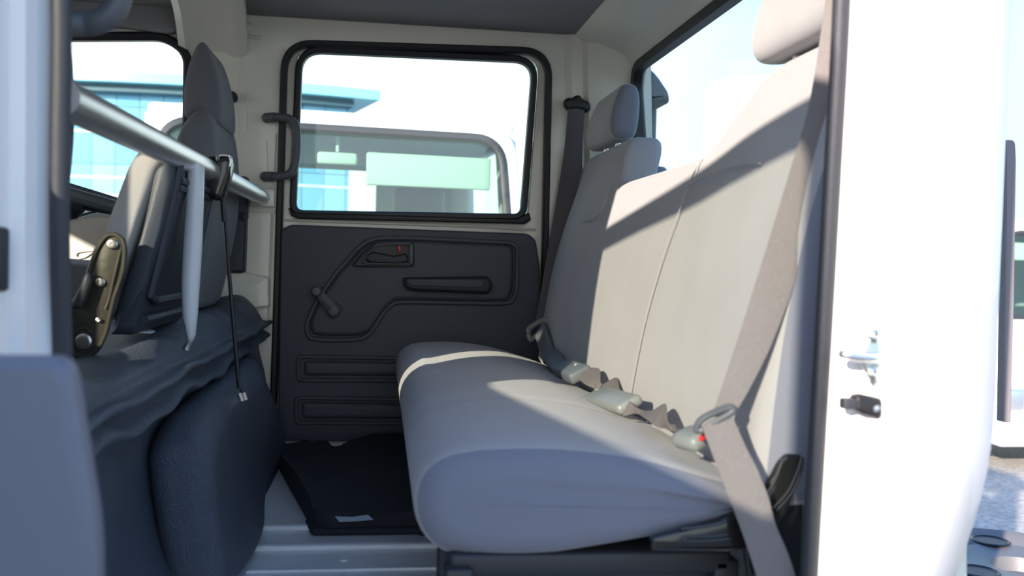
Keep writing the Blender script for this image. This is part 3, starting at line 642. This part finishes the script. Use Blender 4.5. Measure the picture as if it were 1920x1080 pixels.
obj('pressed_line', [tube(catmull([PY(226, 470, yr - .006), PY(214, 520, yr - .006), PY(205, 560, yr - .006), PY(198, 580, yr - .006)], 5), .0022, 8), tube(catmull([PY(138, 626, yr - .005), PY(148, 618, yr - .005), PY(162, 616, yr - .005), PY(172, 624, yr - .005)], 5), .0014, 8)], 'olive', rc)

# ------------------------------------------------------------------ vinyl engine cover behind the front seats
def vin(y):
    t = (y - .93) / 1.5
    f = lambda a, b, x: (lambda q: q * q * (3 - 2 * q))(max(0, min(1, (x - a) / (b - a))))
    bulge = .03 * f(1.5, 2.1, y); drop = -.024 * (1 - f(1.35, 1.75, y))
    w1_ = .006 * math.sin(y * 14) + .004 * math.sin(y * 31 + 1); w2_ = .010 * math.sin(y * 8 + 2)
    hump = .018 * math.exp(-((y - 2.38) / .06) ** 2)
    P = [(-1.0, -.50), (-1.0, -.135), (-.60, -.135 + drop), (-.45, -.130 + w1_ * .5 + drop), (-.385, -.122 + hump + drop), (-.345, -.122 + w1_ + hump + drop * .8), (-.322, -.134 + w1_ + hump * .5 + drop * .4), (-.306, -.152), (-.296, -.166), (-.276, -.168 + w1_ * .5), (-.275, -.177 + w1_ * .5), (-.294, -.185),
         (-.298, -.193 + w1_), (-.279, -.205 + w1_), (-.281, -.213 + w1_), (-.304, -.224), (-.318 + bulge * .4, -.235), (-.325 + bulge * .8, -.26), (-.322 + bulge + w2_ * .5, -.30), (-.315 + bulge + w2_ * .8, -.35), (-.30 + bulge * .95 + w2_, -.41), (-.275 + bulge * .8 + w2_ * .8, -.46), (-.255 + bulge * .7 + w2_ * .5, -.485), (-.245 + bulge * .6, -.50)]
    return [Vector((a, y, b)) for a, b in P]
vs = []
for i in range(121):
    y = .915 + (YF - .03 - .915) * i / 120
    pl = vin(y); vs.append([p for p in catmull(pl[1:], 3)] + [Vector((-1.0, y, -.50))])
cv = obj('engine_cover', loft(vs), 'vinyl', sharp=60)
def padf(u, v, w):
    q = max(0, (-.20 - v)) / .3; e_ = .010 * math.sin(u * 9 + v * 14) + .006 * math.sin(v * 25 + u * 5)
    return (-.292 + w + .050 * q + (e_ if w > 0 else 0) - .03 * max(0, (u - 1.9)) / .5, u, v)
pp_ = [(1.34, -.500), (1.33, -.40), (1.335, -.31), (1.355, -.268), (1.42, -.245), (1.50, -.238), (1.80, -.226), (2.10, -.222), (2.22, -.235), (2.30, -.27), (2.34, -.36), (2.35, -.50)]
pg_ = plate([(p.x, p.y) for p in catmull([Vector(p) for p in pp_], 6)], (), thick=.085, bev=.036, seg=6, fn=lambda u, v, w: (u, v, w))
def fine(g, cell=.03):
    bm = bmesh.new(); vs_ = [bm.verts.new(v) for v in g[0]]
    for f in g[1]:
        try: bm.faces.new([vs_[i] for i in f])
        except ValueError: pass
    for ax_ in (0, 1):
        lo = min(v.co[ax_] for v in bm.verts); hi = max(v.co[ax_] for v in bm.verts); c = lo + cell
        while c < hi:
            co = Vector((0, 0, 0)); co[ax_] = c; no_ = Vector((0, 0, 0)); no_[ax_] = 1
            bmesh.ops.bisect_plane(bm, geom=bm.verts[:] + bm.edges[:] + bm.faces[:], plane_co=co, plane_no=no_); c += cell
    bm.verts.index_update(); out = [tuple(v.co) for v in bm.verts], [tuple(v.index for v in f.verts) for f in bm.faces]; bm.free(); return out
pg_ = fine(pg_)
cv['_loc'] = (0.0, 0.0, 0.0)
obj('side_pad', ([padf(*v) for v in pg_[0]], pg_[1]), 'vinyl', cv, sharp=60)
tag(cv, 'dark navy quilted vinyl cover over the engine box behind the front seats', 'engine cover')
o = obj('paper_slip', plate(fillet(poly([(225, 632), (250, 624), (290, 624), (288, 630), (262, 636), (235, 636)], 1.5), .002), (), 'y', 0, .002, fn=lambda u, v, w: (u, 1.5 + (v + .127) * -6, -.122 + w)), 'white'); tag(o, 'small crumpled white slip lying on the navy cover under the middle seat', 'paper')

# ------------------------------------------------------------------ floor mat
mt = thing('floor_mat', (.1, 2.0, ZFL), 'thick black felt mat lying folded on the pale floor in front of the bench', 'mat')
zt = -.452
mp = [PZ(512, 838, -.47), PZ(560, 848, -.47), PZ(600, 850, -.47), PZ(625, 862, -.47), PZ(640, 858, -.47), PZ(700, 842, -.46), PZ(770, 836, -.46)]
mo = [(mp[0].x, min(mp[0].y, 2.44)), (mp[2].x, 2.38), (mp[3].x, 2.30), (mp[5].x, 2.42), (.06, 2.44), (.40, 2.44), (.40, 1.70), (.0, 1.70), (-.085, 1.69), (-.112, 1.72)]
def matf(u, v, w):
    rise = .012 * math.sin(u * 11 + v * 5) + .01 * math.sin(v * 9)
    roll = .012 * math.exp(-((u - (-.112 - (v - 1.7) * .22) - .04) / .03) ** 2)
    return (u, v, ZFL + .003 + (w + .024) * (1 + 0 * rise) + (rise * .6 + roll if w > 0 else 0))
# fine grid version so that it can sag
bm = bmesh.new()
pg = [Vector(p) for p in fillet(mo, .025, 5)]
def geom_mat():
    from mathutils.geometry import delaunay_2d_cdt
    pts = [p.copy() for p in pg]; nb = len(pts)
    def ins(p):
        c = False
        for i in range(nb):
            a, b = pts[i], pts[i - 1]
            if (a.y > p.y) != (b.y > p.y) and p.x < (b.x - a.x) * (p.y - a.y) / (b.y - a.y) + a.x: c = not c
        return c
    extra = [Vector((-.3 + .02 * i, 1.66 + .02 * j)) for i in range(36) for j in range(40)]
    allp = pts + [p for p in extra if ins(p)]
    vv, ee, ff, *_ = delaunay_2d_cdt(allp, [(i, (i + 1) % nb) for i in range(nb)], [list(range(nb))], 1, 1e-5)
    n0 = len(vv)
    def top(p):
        x, y = p
        e_ = min((Vector(p) - q).length for q in pg[::2]); e2 = min(1, e_ / .03)
        return ZFL + .040 + .010 * math.sin(math.pi / 2 * e2) + .006 * math.sin(x * 13 + y * 6) + .006 * math.sin(y * 10 + 1)
    V = [(p.x, p.y, top(p)) for p in vv] + [(p.x, p.y, ZFL + .002) for p in vv]
    Fs = [tuple(f) for f in ff] + [tuple(i + n0 for i in reversed(f)) for f in ff]
    from collections import Counter
    c = Counter()
    for f in ff:
        for i in range(len(f)): c[tuple(sorted((f[i], f[(i + 1) % len(f)])))] += 1
    for f in ff:
        for i in range(len(f)):
            a, b = f[i], f[(i + 1) % len(f)]
            if c[tuple(sorted((a, b)))] == 1: Fs.append((a, a + n0, b + n0, b))
    return V, Fs
obj('mat_pad', geom_mat(), 'matm', mt, sharp=50)
obj('bottom_flap', plate(fillet([(-.112, 1.685), (.40, 1.685), (.40, 1.76), (-.13, 1.76)], .01), (), 'z', ZFL + .008, .012, .005), 'matm', mt)
lp = [PY(630, 966, 1.672), PY(698, 963, 1.672), PY(700, 975, 1.672), PY(636, 979, 1.672)]
fc = bpy.data.curves.new('t', 'FONT'); fc.body = 'VONA08A'; fc.size = .014; fc.extrude = .0004; fc.align_x = 'CENTER'
to = bpy.data.objects.new('t', fc); COL.objects.link(to); me = bpy.data.meshes.new_from_object(to.evaluated_get(bpy.context.evaluated_depsgraph_get()))
def text_geom(body, size, place, ex=.0004, sp=1.0, bold=0.0):
    fc = bpy.data.curves.new('t', 'FONT'); fc.body = body; fc.size = size; fc.extrude = ex; fc.align_x = 'CENTER'; fc.align_y = 'CENTER'; fc.space_character = sp; fc.offset = bold
    to = bpy.data.objects.new('t', fc); COL.objects.link(to); me = bpy.data.meshes.new_from_object(to.evaluated_get(bpy.context.evaluated_depsgraph_get()))
    g = [place(*v.co) for v in me.vertices], [tuple(p.vertices) for p in me.polygons]
    bpy.data.objects.remove(to); return g
bpy.data.objects.remove(to)
lc = PY(665, 971, 1.672)
lab = obj('care_label', plate([q2(628, 969, 1.68), q2(660, 970, 1.68), q2(690, 966, 1.68), q2(700, 975, 1.68), q2(668, 978, 1.68), q2(636, 979, 1.68)], (), 'y', 1.683, .003), 'label', mt, label='small printed blue grey label')
obj('label_print', text_geom('LOT 8.25', .012, lambda x, y, z: (lc.x + x, 1.6825 - z, lc.z + y)), 'white', lab) if False else None

# ------------------------------------------------------------------ near side: pillars, seals, sill, header
def lean(px0, py0, px1, py1, d): return PY(px0, py0, d), PY(px1, py1, d)
# right seal
sp_ = catmull([PY(1592, -420, YN), PY(1578, 0, YN), PY(1562, 300, YN), PY(1545, 600, YN), PY(1530, 850, YN), PY(1517, 1080, YN), PY(1507, 1300, YN)], 6)
prof_s = [(.009 * math.cos(a), .008 * math.sin(a)) for a in [2 * math.pi * i / 12 for i in range(12)]]
ST('trim_10', sweep(sp_, [(a * 1.0, b) for a, b in prof_s], up=(1, 0, 0)), 'seal')
sl_ = catmull([PY(102, -420, YN), PY(115, 0, YN), PY(113, 250, YN), PY(112, 450, YN), PY(118, 700, YN + .01), PY(125, 1300, YN + .03)], 6)
ST('trim_11', sweep(sl_, prof_s, up=(1, 0, 0)), 'seal')
# near rear pillar and outside corner of the cab
def pillar_sec(z):
    xo = sp_[0].x
    # seal x at height z
    for i in range(len(sp_) - 1):
        if sp_[i].z >= z >= sp_[i + 1].z:
            t = (sp_[i].z - z) / (sp_[i].z - sp_[i + 1].z); xo = sp_[i].x + (sp_[i + 1].x - sp_[i].x) * t
    if z < sp_[-1].z: xo = sp_[-1].x
    cut = .03 * max(0, min(1.5, (-.17 - z) / .13)) ** 1.5
    e1 = PY(1676, 540 - z * 1000, .85)
    jx = xo + .044
    P = [(xo + .038, .965), (xo + .006, .90), (xo + .012, .892), (xo + .024, .889), (xo + .030, .878), (jx - .006, .872), (jx, .86), (.500, .847), (.578 - cut, .85), (.632 - cut, .885), (.690 - cut, .965), (.755 - cut, 1.055), (.77 - cut, 1.2), (.73 - cut, 1.2), (.62 - cut, 1.03), (.55 - cut, .97)]
    return [Vector((x, y, z)) for x, y in P]
zs = [.68, .55, .4, .25, .1, 0, -.08, -.17, -.2, -.23, -.26, -.29, -.32, -.36, -.42, -.5]
ST('wall_near', loft([pillar_sec(z) for z in zs]), 'jamb', sharp=25)
# sill and header of the near opening, and the near front pillar
ST('trim_12', box(-.40, .55, .855, .93, -.62, -.505, .01), 'jamb')
ST('trim_13', box(-1.75, .70, .855, .93, .575, .66, .01), 'jamb')
lx = lambda z: PY(100, 540 - z * 1944, .9).x
bp = []
for z in zs:
    x1 = None
    for i in range(len(sl_) - 1):
        if sl_[i].z >= z >= sl_[i + 1].z:
            t = (sl_[i].z - z) / (sl_[i].z - sl_[i + 1].z); x1 = sl_[i].x + (sl_[i + 1].x - sl_[i].x) * t
    if x1 is None: x1 = sl_[-1].x
    bp.append([Vector((x, y, z)) for x, y in ((x1 - .002, .93), (x1 - .008, .905), (x1 - .016, .895), (x1 - .022, .878), (x1 - .034, .874), (x1 - .038, .860), (x1 - .10, .855), (x1 - .12, .87), (x1 - .12, .92), (x1 - .06, .95))])
ST('trim_14', loft(bp), 'jamb', sharp=25)
ST('trim_15', plate([(-1.78, -.62), (-.40, -.62), (-.40, .62), (-1.78, .62)], [fillet([(-.775, .0), (-.50, .0), (-.50, .36), (-.775, .36)], .03)], 'y', .895, .05, .01), 'jamb')  # unseen near front side; opening cut narrow to limit where sun enters
w2 = thing('window_2', (-.66, .895, .0), kind='structure'); obj('glass', plate(fillet([(-.785, -.01), (-.49, -.01), (-.49, .37), (-.785, .37)], .03), (), 'y', .895, .004), 'glasst', w2)
# hinge seen at the left edge
HG = ( box(PY(-40, 480, .845).x, PY(9, 480, .845).x, .835, .858, PY(5, 548, .845).z, PY(5, 425, .845).z, .004))
# blurred grey cover low on the near front pillar
gp = fillet([q2(-260, 668, .60), q2(105, 672, .60), q2(128, 700, .60), q2(152, 850, .60), q2(176, 1000, .60), q2(182, 1400, .60), q2(-260, 1400, .60)], [.01, .02, .02, .02, .02, .01, .01], 8)
dp = thing('step_cover', PY(60, 1000, .60), 'blurred blue grey plastic panel close by at the lower left', 'panel')
obj('cover_face', plate(gp, (), 'y', .615, .03, .010, 4), mat('blue_grey_plastic', (.16, .165, .20), .5), dp)

# striker and buffer on the near rear pillar
sk = thing('door_striker', PY(1632, 668, .868), 'zinc door striker loop on the white rear pillar', 'striker')
yk = .862
kp = fillet(poly([(1640, 614), (1648, 616), (1655, 645), (1662, 660), (1655, 690), (1645, 720), (1634, 724), (1626, 705), (1618, 690), (1616, 655), (1630, 628)], yk), .004)
obj('plate', plate(kp, (), 'y', yk, .005, .002), 'zinc', sk)
obj('loop', tube(catmull([PY(1655, 672, yk), PY(1640, 672, yk - .012), PY(1610, 670, yk - .018), PY(1588, 665, yk - .018), PY(1580, 664, yk - .012), PY(1590, 666, yk), PY(1620, 668, yk + .004)], 6), .0042, 12), 'chrome', sk)
for a, b in ((1640, 630), (1637, 700)): obj('screw', lathe(PY(a, b, yk - .003), (0, -1, 0), [(.007, 0), (.0065, .002), (.003, .0035), (0, .002)], 18), 'zinc', sk)
bf = thing('door_switch', PY(1612, 760, .868), 'black rubber door buffer just below the striker', 'buffer')
obj('buffer_body', plate(fillet(poly([(1600, 742), (1612, 738), (1648, 746), (1650, 752), (1650, 778), (1645, 785), (1612, 776), (1600, 768)], .86), .003), (), 'y', .862, .016, .004), 'rubber', bf)
obj('plunger', box(PY(1576, 755, .86).x, PY(1601, 755, .86).x, .852, .864, PY(1590, 766, .86).z, PY(1590, 746, .86).z, .002), 'seal', bf)
obj('screw', lathe(PY(1643, 766, .852), (0, -1, 0), [(.0035, 0), (.003, .002), (0, .0025)], 14), 'chrome', bf)

# near rear door, swung fully open out of the picture on the left; the low sun comes in through its window
ND = thing('door_3', (-.36, .84, -.5), kind='structure')
def ndf(u, v, w):   # u: distance from the hinge
    a = math.radians(NDA); return (-.375 - math.sin(a) * u - math.cos(a) * w, .845 - math.cos(a) * u + math.sin(a) * w, v)
NDA = 0
no = fillet([(-.03, -.62), (1.03, -.62), (1.03, .668), (.95, .658), (.67, .613), (.42, .572), (.07, .517), (-.03, .50)], [.03, .03, .06, .02, .02, .02, .02, .02], 6)
nh = fillet([(.045, .090), (.13, .088), (.38, .107), (.73, .132), (.98, .145), (.98, .588), (.80, .554), (.59, .532), (.32, .498), (.045, .457)], [.02, .02, .02, .02, .04, .05, .02, .02, .02, .02], 6)
obj('door_skin', plate(no, [nh], thick=.014, bev=.004, fn=ndf), 'jamb', ND)
obj('door_hinge', HG, 'plastic', ND)
obj('window_glass', plate(nh, (), thick=.004, fn=ndf), 'glasst', ND)
obj('trim_panel', plate(fillet([(.05, -.45), (.82, -.45), (.82, -.03), (.05, -.03)], .03), (), thick=.03, bev=.006, fn=lambda u, v, w: ndf(u, v, w + .02)), 'trim', ND)

# ------------------------------------------------------------------ behind the cab: intake, spare wheel, upright panel
ik = thing('air_intake', (.76, 2.55, -.2), 'dark slate air intake stack with hooded top outside the rear window', 'air intake')
yi = 2.60
hd = fillet(poly([(1190, 112), (1212, 118), (1235, 140), (1256, 172), (1258, 186), (1256, 192), (1190, 196)], yi), [.01, .02, .02, .01, .01, .003, .01])
obj('hood', [plate(hd, (), 'y', yi + .08, .16, .02, 3), loft([poly3 for poly3 in [[PY(1190, 190, yi), PY(1254, 190, yi), PY(1254, 190, yi + .16), PY(1190, 190, yi + .16)], [PY(1200, 206, yi + .02), PY(1226, 206, yi + .02), PY(1226, 206, yi + .13), PY(1200, 206, yi + .13)]]])], 'tray', ik)
pi_ = PY(1214, 230, yi + .08)
obj('pipe', lathe((pi_.x, yi + .08, PY(1214, 262, yi).z), (0, 0, 1), [(.026, 0), (.026, .13)], 20), 'tray', ik)
obj('canister', lathe((PY(1222, 300, yi + .08).x, yi + .08, -.93), (0, 0, 1), [(.055, 0), (.055, 1.19), (.052, 1.205), (.040, 1.22), (.02, 1.224), (0, 1.225)], 28), 'tray', ik)
so = obj('upright_panel', [box(.72, .98, 1.455, 1.47, -.02, .02, .003)] + [plate(fillet([q2(1885, 262, 1.45), q2(1904, 262, 1.45), q2(1906, 300, 1.45), q2(1902, 560, 1.45), q2(1896, 792, 1.45), q2(1882, 792, 1.45), q2(1886, 560, 1.45)], [.001, .012, .004, .004, .002, .002, .004], 5), (), 'y', 1.46, .02, .002)], 'mudg')
tag(so, 'narrow dark taupe upright panel standing behind the white cab corner', 'panel')
sw = thing('spare_wheel', (1.2, 1.6, -.60), 'grey steel wheel lying behind the cab at the lower right corner', 'wheel')
wc = Vector((1.22, 1.60, -.555))
obj('wheel_disc', lathe(wc, (0, 0, 1), [(.0, -.02), (.05, -.02), (.06, .005), (.12, .012), (.16, -.012), (.19, -.03), (.205, -.02), (.225, .0), (.25, .008), (.262, .0), (.262, -.14), (.0, -.14)], 48), 'wheel', sw)
for i in range(6):
    a = math.radians(60 * i + 200); obj('hand_hole', [lathe(wc + Vector((.135 * math.cos(a), .135 * math.sin(a), .0125)), (0, 0, 1), [(.0, -.002), (.034, -.002), (.038, .002), (.034, .0035), (.031, .0012), (.0, .0012)], 20)], 'rubber', sw)
    p = sw
obj('wheel_tyre', lathe(wc + Vector((0, 0, -.14)), (0, 0, 1), [(.26, 0), (.27, .10), (.30, .115), (.36, .10), (.38, .03), (.37, -.08), (.26, -.1)], 48), 'tyre', sw)
ch_ = obj('chassis_rail', [box(.74, 3.4, 1.35, 1.43, -1.05, -.90, .01), box(.74, 3.4, 1.95, 2.03, -1.05, -.90, .01), box(1.0, 1.1, 1.35, 2.03, -1.02, -.80, .01), box(1.3, 1.4, 1.35, 2.03, -1.02, -.80, .01), box(.74, .84, 1.35, 2.78, -1.02, -.93, .01)], 'blackmetal'); tag(ch_, 'black chassis frame carrying the spare wheel behind the cab', 'chassis')

# ------------------------------------------------------------------ trucks outside
def truck(name, cx, y, w, top, ws0, ws1, label, yaw=0.0, text=None, rearwin=True, length=1.7, sl=.12, tx=0):
    """cab-over truck facing the camera; front face at y; heights above ground"""
    T = thing(name, (cx, y, -H), label, 'truck', 'white trucks parked outside')
    ca_, sa_ = math.cos(yaw), math.sin(yaw)
    def tf(x, yy, z): # local: x across, yy back, z up
        return (cx + x * ca_ - yy * sa_, y + x * sa_ + yy * ca_, z - H)
    def G(g): return [tf(*p) for p in g[0]], g[1]
    def fr(u, v, w_): return tf(u, sl * max(0, v - ws0 + .1) - w_, v)
    hw = w / 2
    wsh = fillet([(-hw + .07, ws0), (hw - .07, ws0), (hw - .13, ws1), (-hw + .13, ws1)], [.06, .06, .13, .13], 8)
    outl = fillet([(-hw, .40), (hw, .40), (hw, ws0), (hw - .06, top), (-hw + .06, top), (-hw, ws0)], [.05, .05, .05, .18, .18, .05], 8)
    cab = obj('cab_shell', [plate(outl, [wsh], thick=.05, bev=.02, fn=fr)], 'wtruck', T)
    yb_ = length; off = sl * (top - ws0)
    # sides, roof, back
    for s in (-1, 1):
        side = fillet([(0.02, .45), (yb_, .45), (yb_, top - .04), (off + .02, top - .04), (.04, ws0)], .03)
        hole = fillet([(.30, ws0 + .02), (1.15, ws0 + .02), (1.15, ws1 - .02), (.40, ws1 - .02)], .05)
        obj('cab_side', plate(side, [hole], thick=.04, bev=.01, fn=lambda u, v, w_: tf(s * (hw - .03 - .05 * max(0, v - ws0)) + w_, u, v)), 'wtruck', T)
    obj('cab_roof', G(box(-hw + .06, hw - .06, off + .02, yb_, top - .06, top, .025)), 'wtruck', T)
    obj('headlining', G(box(-hw + .1, hw - .1, off + .04, yb_ - .04, top - .085, top - .062)), 'beige', T)
    rh = fillet([(-hw + .2, ws0 + .1), (hw - .55, ws0 + .1), (hw - .55, ws1 - .03), (-hw + .2, ws1 - .03)], .08)
    obj('cab_back', plate([(-hw + .04, .45), (hw - .04, .45), (hw - .08, top - .03), (-hw + .08, top - .03)], [rh] if rearwin else [], thick=.04, fn=lambda u, v, w_: tf(u, yb_ + w_, v)), 'beige', T)
    obj('windshield', plate(wsh, (), thick=.006, fn=fr), 'glassw', T)
    obj('windshield_rubber', ring(wsh, .035, .03, fn=lambda u, v, w_: fr(u, v, w_ + .022)), 'seal', T)
    mz = ws1 - .12; mr = obj('interior_mirror', G(box(-.09, .09, off * .5 + .12, off * .5 + .15, mz - .028, mz + .028, .014)), 'visor', T)
    obj('mirror_stem', G(tube([(0, off * .5 + .13, mz + .03), (0, off * .6 + .12, ws1 - .02)], .008)), 'visor', mr)
    for a, b in ((.13, hw - .16), (-hw + .16, -.17)):
        obj('sun_visor', G(box(a, b, off * .75 + .08, off * .75 + .10, ws1 - .235, ws1 - .085, .009)), 'visor', T)
    for xx in (-.48, .48):
        st = obj('cab_seat', [G(box(xx - .24, xx + .24, .85, .98, ws0 - .35, ws0 + .42, .05)), G(box(xx - .14, xx + .14, .88, .97, ws0 + .44, ws0 + .62, .04)), G(box(xx - .24, xx + .24, .45, .95, ws0 - .35, ws0 - .2, .05))], 'grey', T)
    obj('dash_top', G(box(-hw + .08, hw - .08, .06, .40, ws0 - .3, ws0 - .04, .04)), 'tray', T)
    bmp = obj('bumper', G(box(-hw, hw, -.12, .08, .22, .47, .03)), 'wtruck', T)
    grl = obj('grille', [G(box(-hw + .3, hw - .3, -.045, -.025, z, z + .045, .006)) for z in (.52, .63)], 'plastic', T)
    for s in (-1, 1):
        obj('headlamp', G(box(s * (hw - .17) - .1, s * (hw - .17) + .1, -.05, -.02, .50, .70, .02)), 'chrome', T)
        mm_ = obj('door_mirror', [G(box(s * (hw + .16) - .08, s * (hw + .16) + .08, .1, .14, ws0 + .1, ws0 + .45, .03)), G(tube([(s * (hw - .05), .12, ws0 + .2), (s * (hw + .1), .12, ws0 + .2)], .012))], 'plastic', T)
        wl_ = obj('front_wheel', G(lathe((s * (hw - .12) - .1, .55, .38), (1, 0, 0), [(0, 0), (.2, 0), (.22, .02), (.34, .0), (.38, .03), (.38, .17), (.34, .2), (.22, .18), (.2, .2), (0, .2)], 28)), 'tyre', T)
    for s in (-1, 1): obj('wiper', G(tube([(-.05 + s * .35, -.03, ws0 - .02), (.25 + s * .35, -.01, ws0 + .05)], .008)), 'rubber', T)
    obj('chassis_frame', [G(box(-.38, -.30, .3, 4.2, .50, .66)), G(box(.30, .38, .3, 4.2, .50, .66))] + [G(box(-.8, .8, 2.9, 3.3, .40, .48))] + [G(lathe((s * .75 - .1, 3.1, .38), (1, 0, 0), [(0, 0), (.37, 0), (.38, .03), (.38, .2), (0, .2)], 24)) for s in (-1, 1)], 'plastic', T)
    if text:
        obj('front_lettering', text_geom(text, .15, lambda x, yy, z: tf(x + tx, -.030 - z, .82 + yy), .004, 1.25), 'ink', T)
    return T
truck('parked_truck', -.19, 4.15, 1.74, 2.30, 1.42, 2.22, 'white truck seen through the far door window, its windshield facing the cab', yaw=.10, text='ISUZU')
truck('parked_truck', 6.0, 7.2, 1.74, 2.14, 1.30, 2.02, 'white truck half hidden at the right edge of the photo', text='U', tx=-.40)
bt = thing('reflection_truck', (5.2, 13.5, -H), 'white box bodied truck standing in for a reflection in the rear window', 'truck', 'white trucks parked outside')  # solid truck body put in place of a reflection on the glass
ba_ = math.radians(-21)
def btf(u, v, w): return (4.42 + u * math.cos(ba_) + w * math.sin(ba_), 12.6 + u * math.sin(ba_) - w * math.cos(ba_), v)
def btg(g): return [btf(x, z, -y) for x, y, z in g[0]], g[1]
obj('box_front', plate(fillet([(0, -.6), (2.4, -.6), (2.4, 2.7), (0, 2.62)], [.05, .05, .35, .35], 8), (), thick=.5, bev=.14, seg=4, fn=btf), 'wtruck', bt)
obj('box_body', btg(box(.03, 2.37, .2, 6, -.59, 2.58, .10)), 'wtruck', bt)
obj('front_panel', plate(fillet([(.35, .6), (2.0, .6), (2.0, 2.1), (.35, 2.05)], .12), (), thick=.04, bev=.015, fn=lambda u, v, w: btf(u, v, w + .26)), 'wtruck', bt)
for a in (.1, 1.9):
    for b in (1.0, 5.0): obj('wheel', btg(lathe((a, b, -H + .48), (1, 0, 0), [(0, 0), (.46, 0), (.48, .03), (.48, .30), (.44, .33), (0, .30)], 28)), 'tyre', bt)
obj('chassis', btg(box(.4, 2.0, .1, 5.8, -1.0, -.6, .02)), 'plastic', bt)
truck('parked_truck', -4.35, 13.5, 1.74, 2.45, 1.5, 2.3, 'distant white truck seen past the steering wheel')

# ------------------------------------------------------------------ glass office building, tree
bd = thing('office_building', (-12, 62, -H), 'curved blue glass office building with a teal overhanging roof', 'building')
cxb, cyb, Rb = -13, 100, 42
def arc(a0, a1, r, n): return [(cxb + r * math.sin(math.radians(a0 + (a1 - a0) * i / n)), cyb - r * math.cos(math.radians(a0 + (a1 - a0) * i / n))) for i in range(n + 1)]
A0, A1 = -50, 15.0
def shellz(a0, a1, r, z0, z1, thick, n=40):
    o_ = arc(a0, a1, r, n); i_ = arc(a0, a1, r - thick, n)
    return loft([[Vector((*o_[k], z0)), Vector((*o_[k], z1)), Vector((*i_[k], z1)), Vector((*i_[k], z0))] for k in range(n + 1)])
fo = obj('glass_facade', shellz(A0, A1, Rb, -H, 9.3, 14), 'facade', bd)
uvl = fo.data.uv_layers.new(name='UVMap')
for lp_ in fo.data.loops:
    co = fo.data.vertices[lp_.vertex_index].co
    a = math.atan2(co.x - cxb, cyb - co.y); uvl.data[lp_.index].uv = (a * Rb, co.z + H)
for z in (-1.2, .4, 2.0, 4.3, 7.0): obj('floor_band', shellz(A0, A1 + .1, Rb + .06, z, z + .13, .2), 'concrete', bd)
obj('roof_slab', shellz(A0, A1 + 2.0, Rb + 1.6, 9.75, 10.35, 15), 'roofblue', bd)
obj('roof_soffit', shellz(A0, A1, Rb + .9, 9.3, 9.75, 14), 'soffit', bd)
tr = thing('tree', (-13.5, 38, -H), 'small yellow green tree standing before the glass building', 'tree')
obj('trunk', tube([(-13.5, 38, -H), (-13.45, 38, 1.2)], .12), 'bark', tr)
bm = bmesh.new()
for i in range(900):
    a = random.uniform(0, 6.28); r = random.random() ** .5; z = random.uniform(-1, 1)
    c = Vector((-13.4 + 1.15 * r * math.cos(a) * math.sqrt(1 - z * z * .8), 38 + 1.15 * r * math.sin(a), 1.8 + 1.6 * z)); s = random.uniform(.08, .17)
    u_ = Vector((random.gauss(0, 1), random.gauss(0, 1), random.gauss(0, 1))).normalized() * s; v_ = u_.orthogonal().normalized() * s * .6
    bm.faces.new([bm.verts.new(c - u_), bm.verts.new(c + v_), bm.verts.new(c + u_), bm.verts.new(c - v_)])
me = bpy.data.meshes.new('foliage'); bm.to_mesh(me); bm.free(); me.materials.append(M['leaf'])
fo_ = bpy.data.objects.new('foliage', me); COL.objects.link(fo_); fo_.parent = tr; fo_.matrix_parent_inverse = Matrix.Translation(tr['_loc']).inverted()

# ------------------------------------------------------------------ lift everything to its height above the ground
for o in list(S.objects):
    if o.parent is None and o.type not in ('CAMERA', 'LIGHT'): o.location.z += H
for o in S.objects:
    if '_loc' in o: del o['_loc']
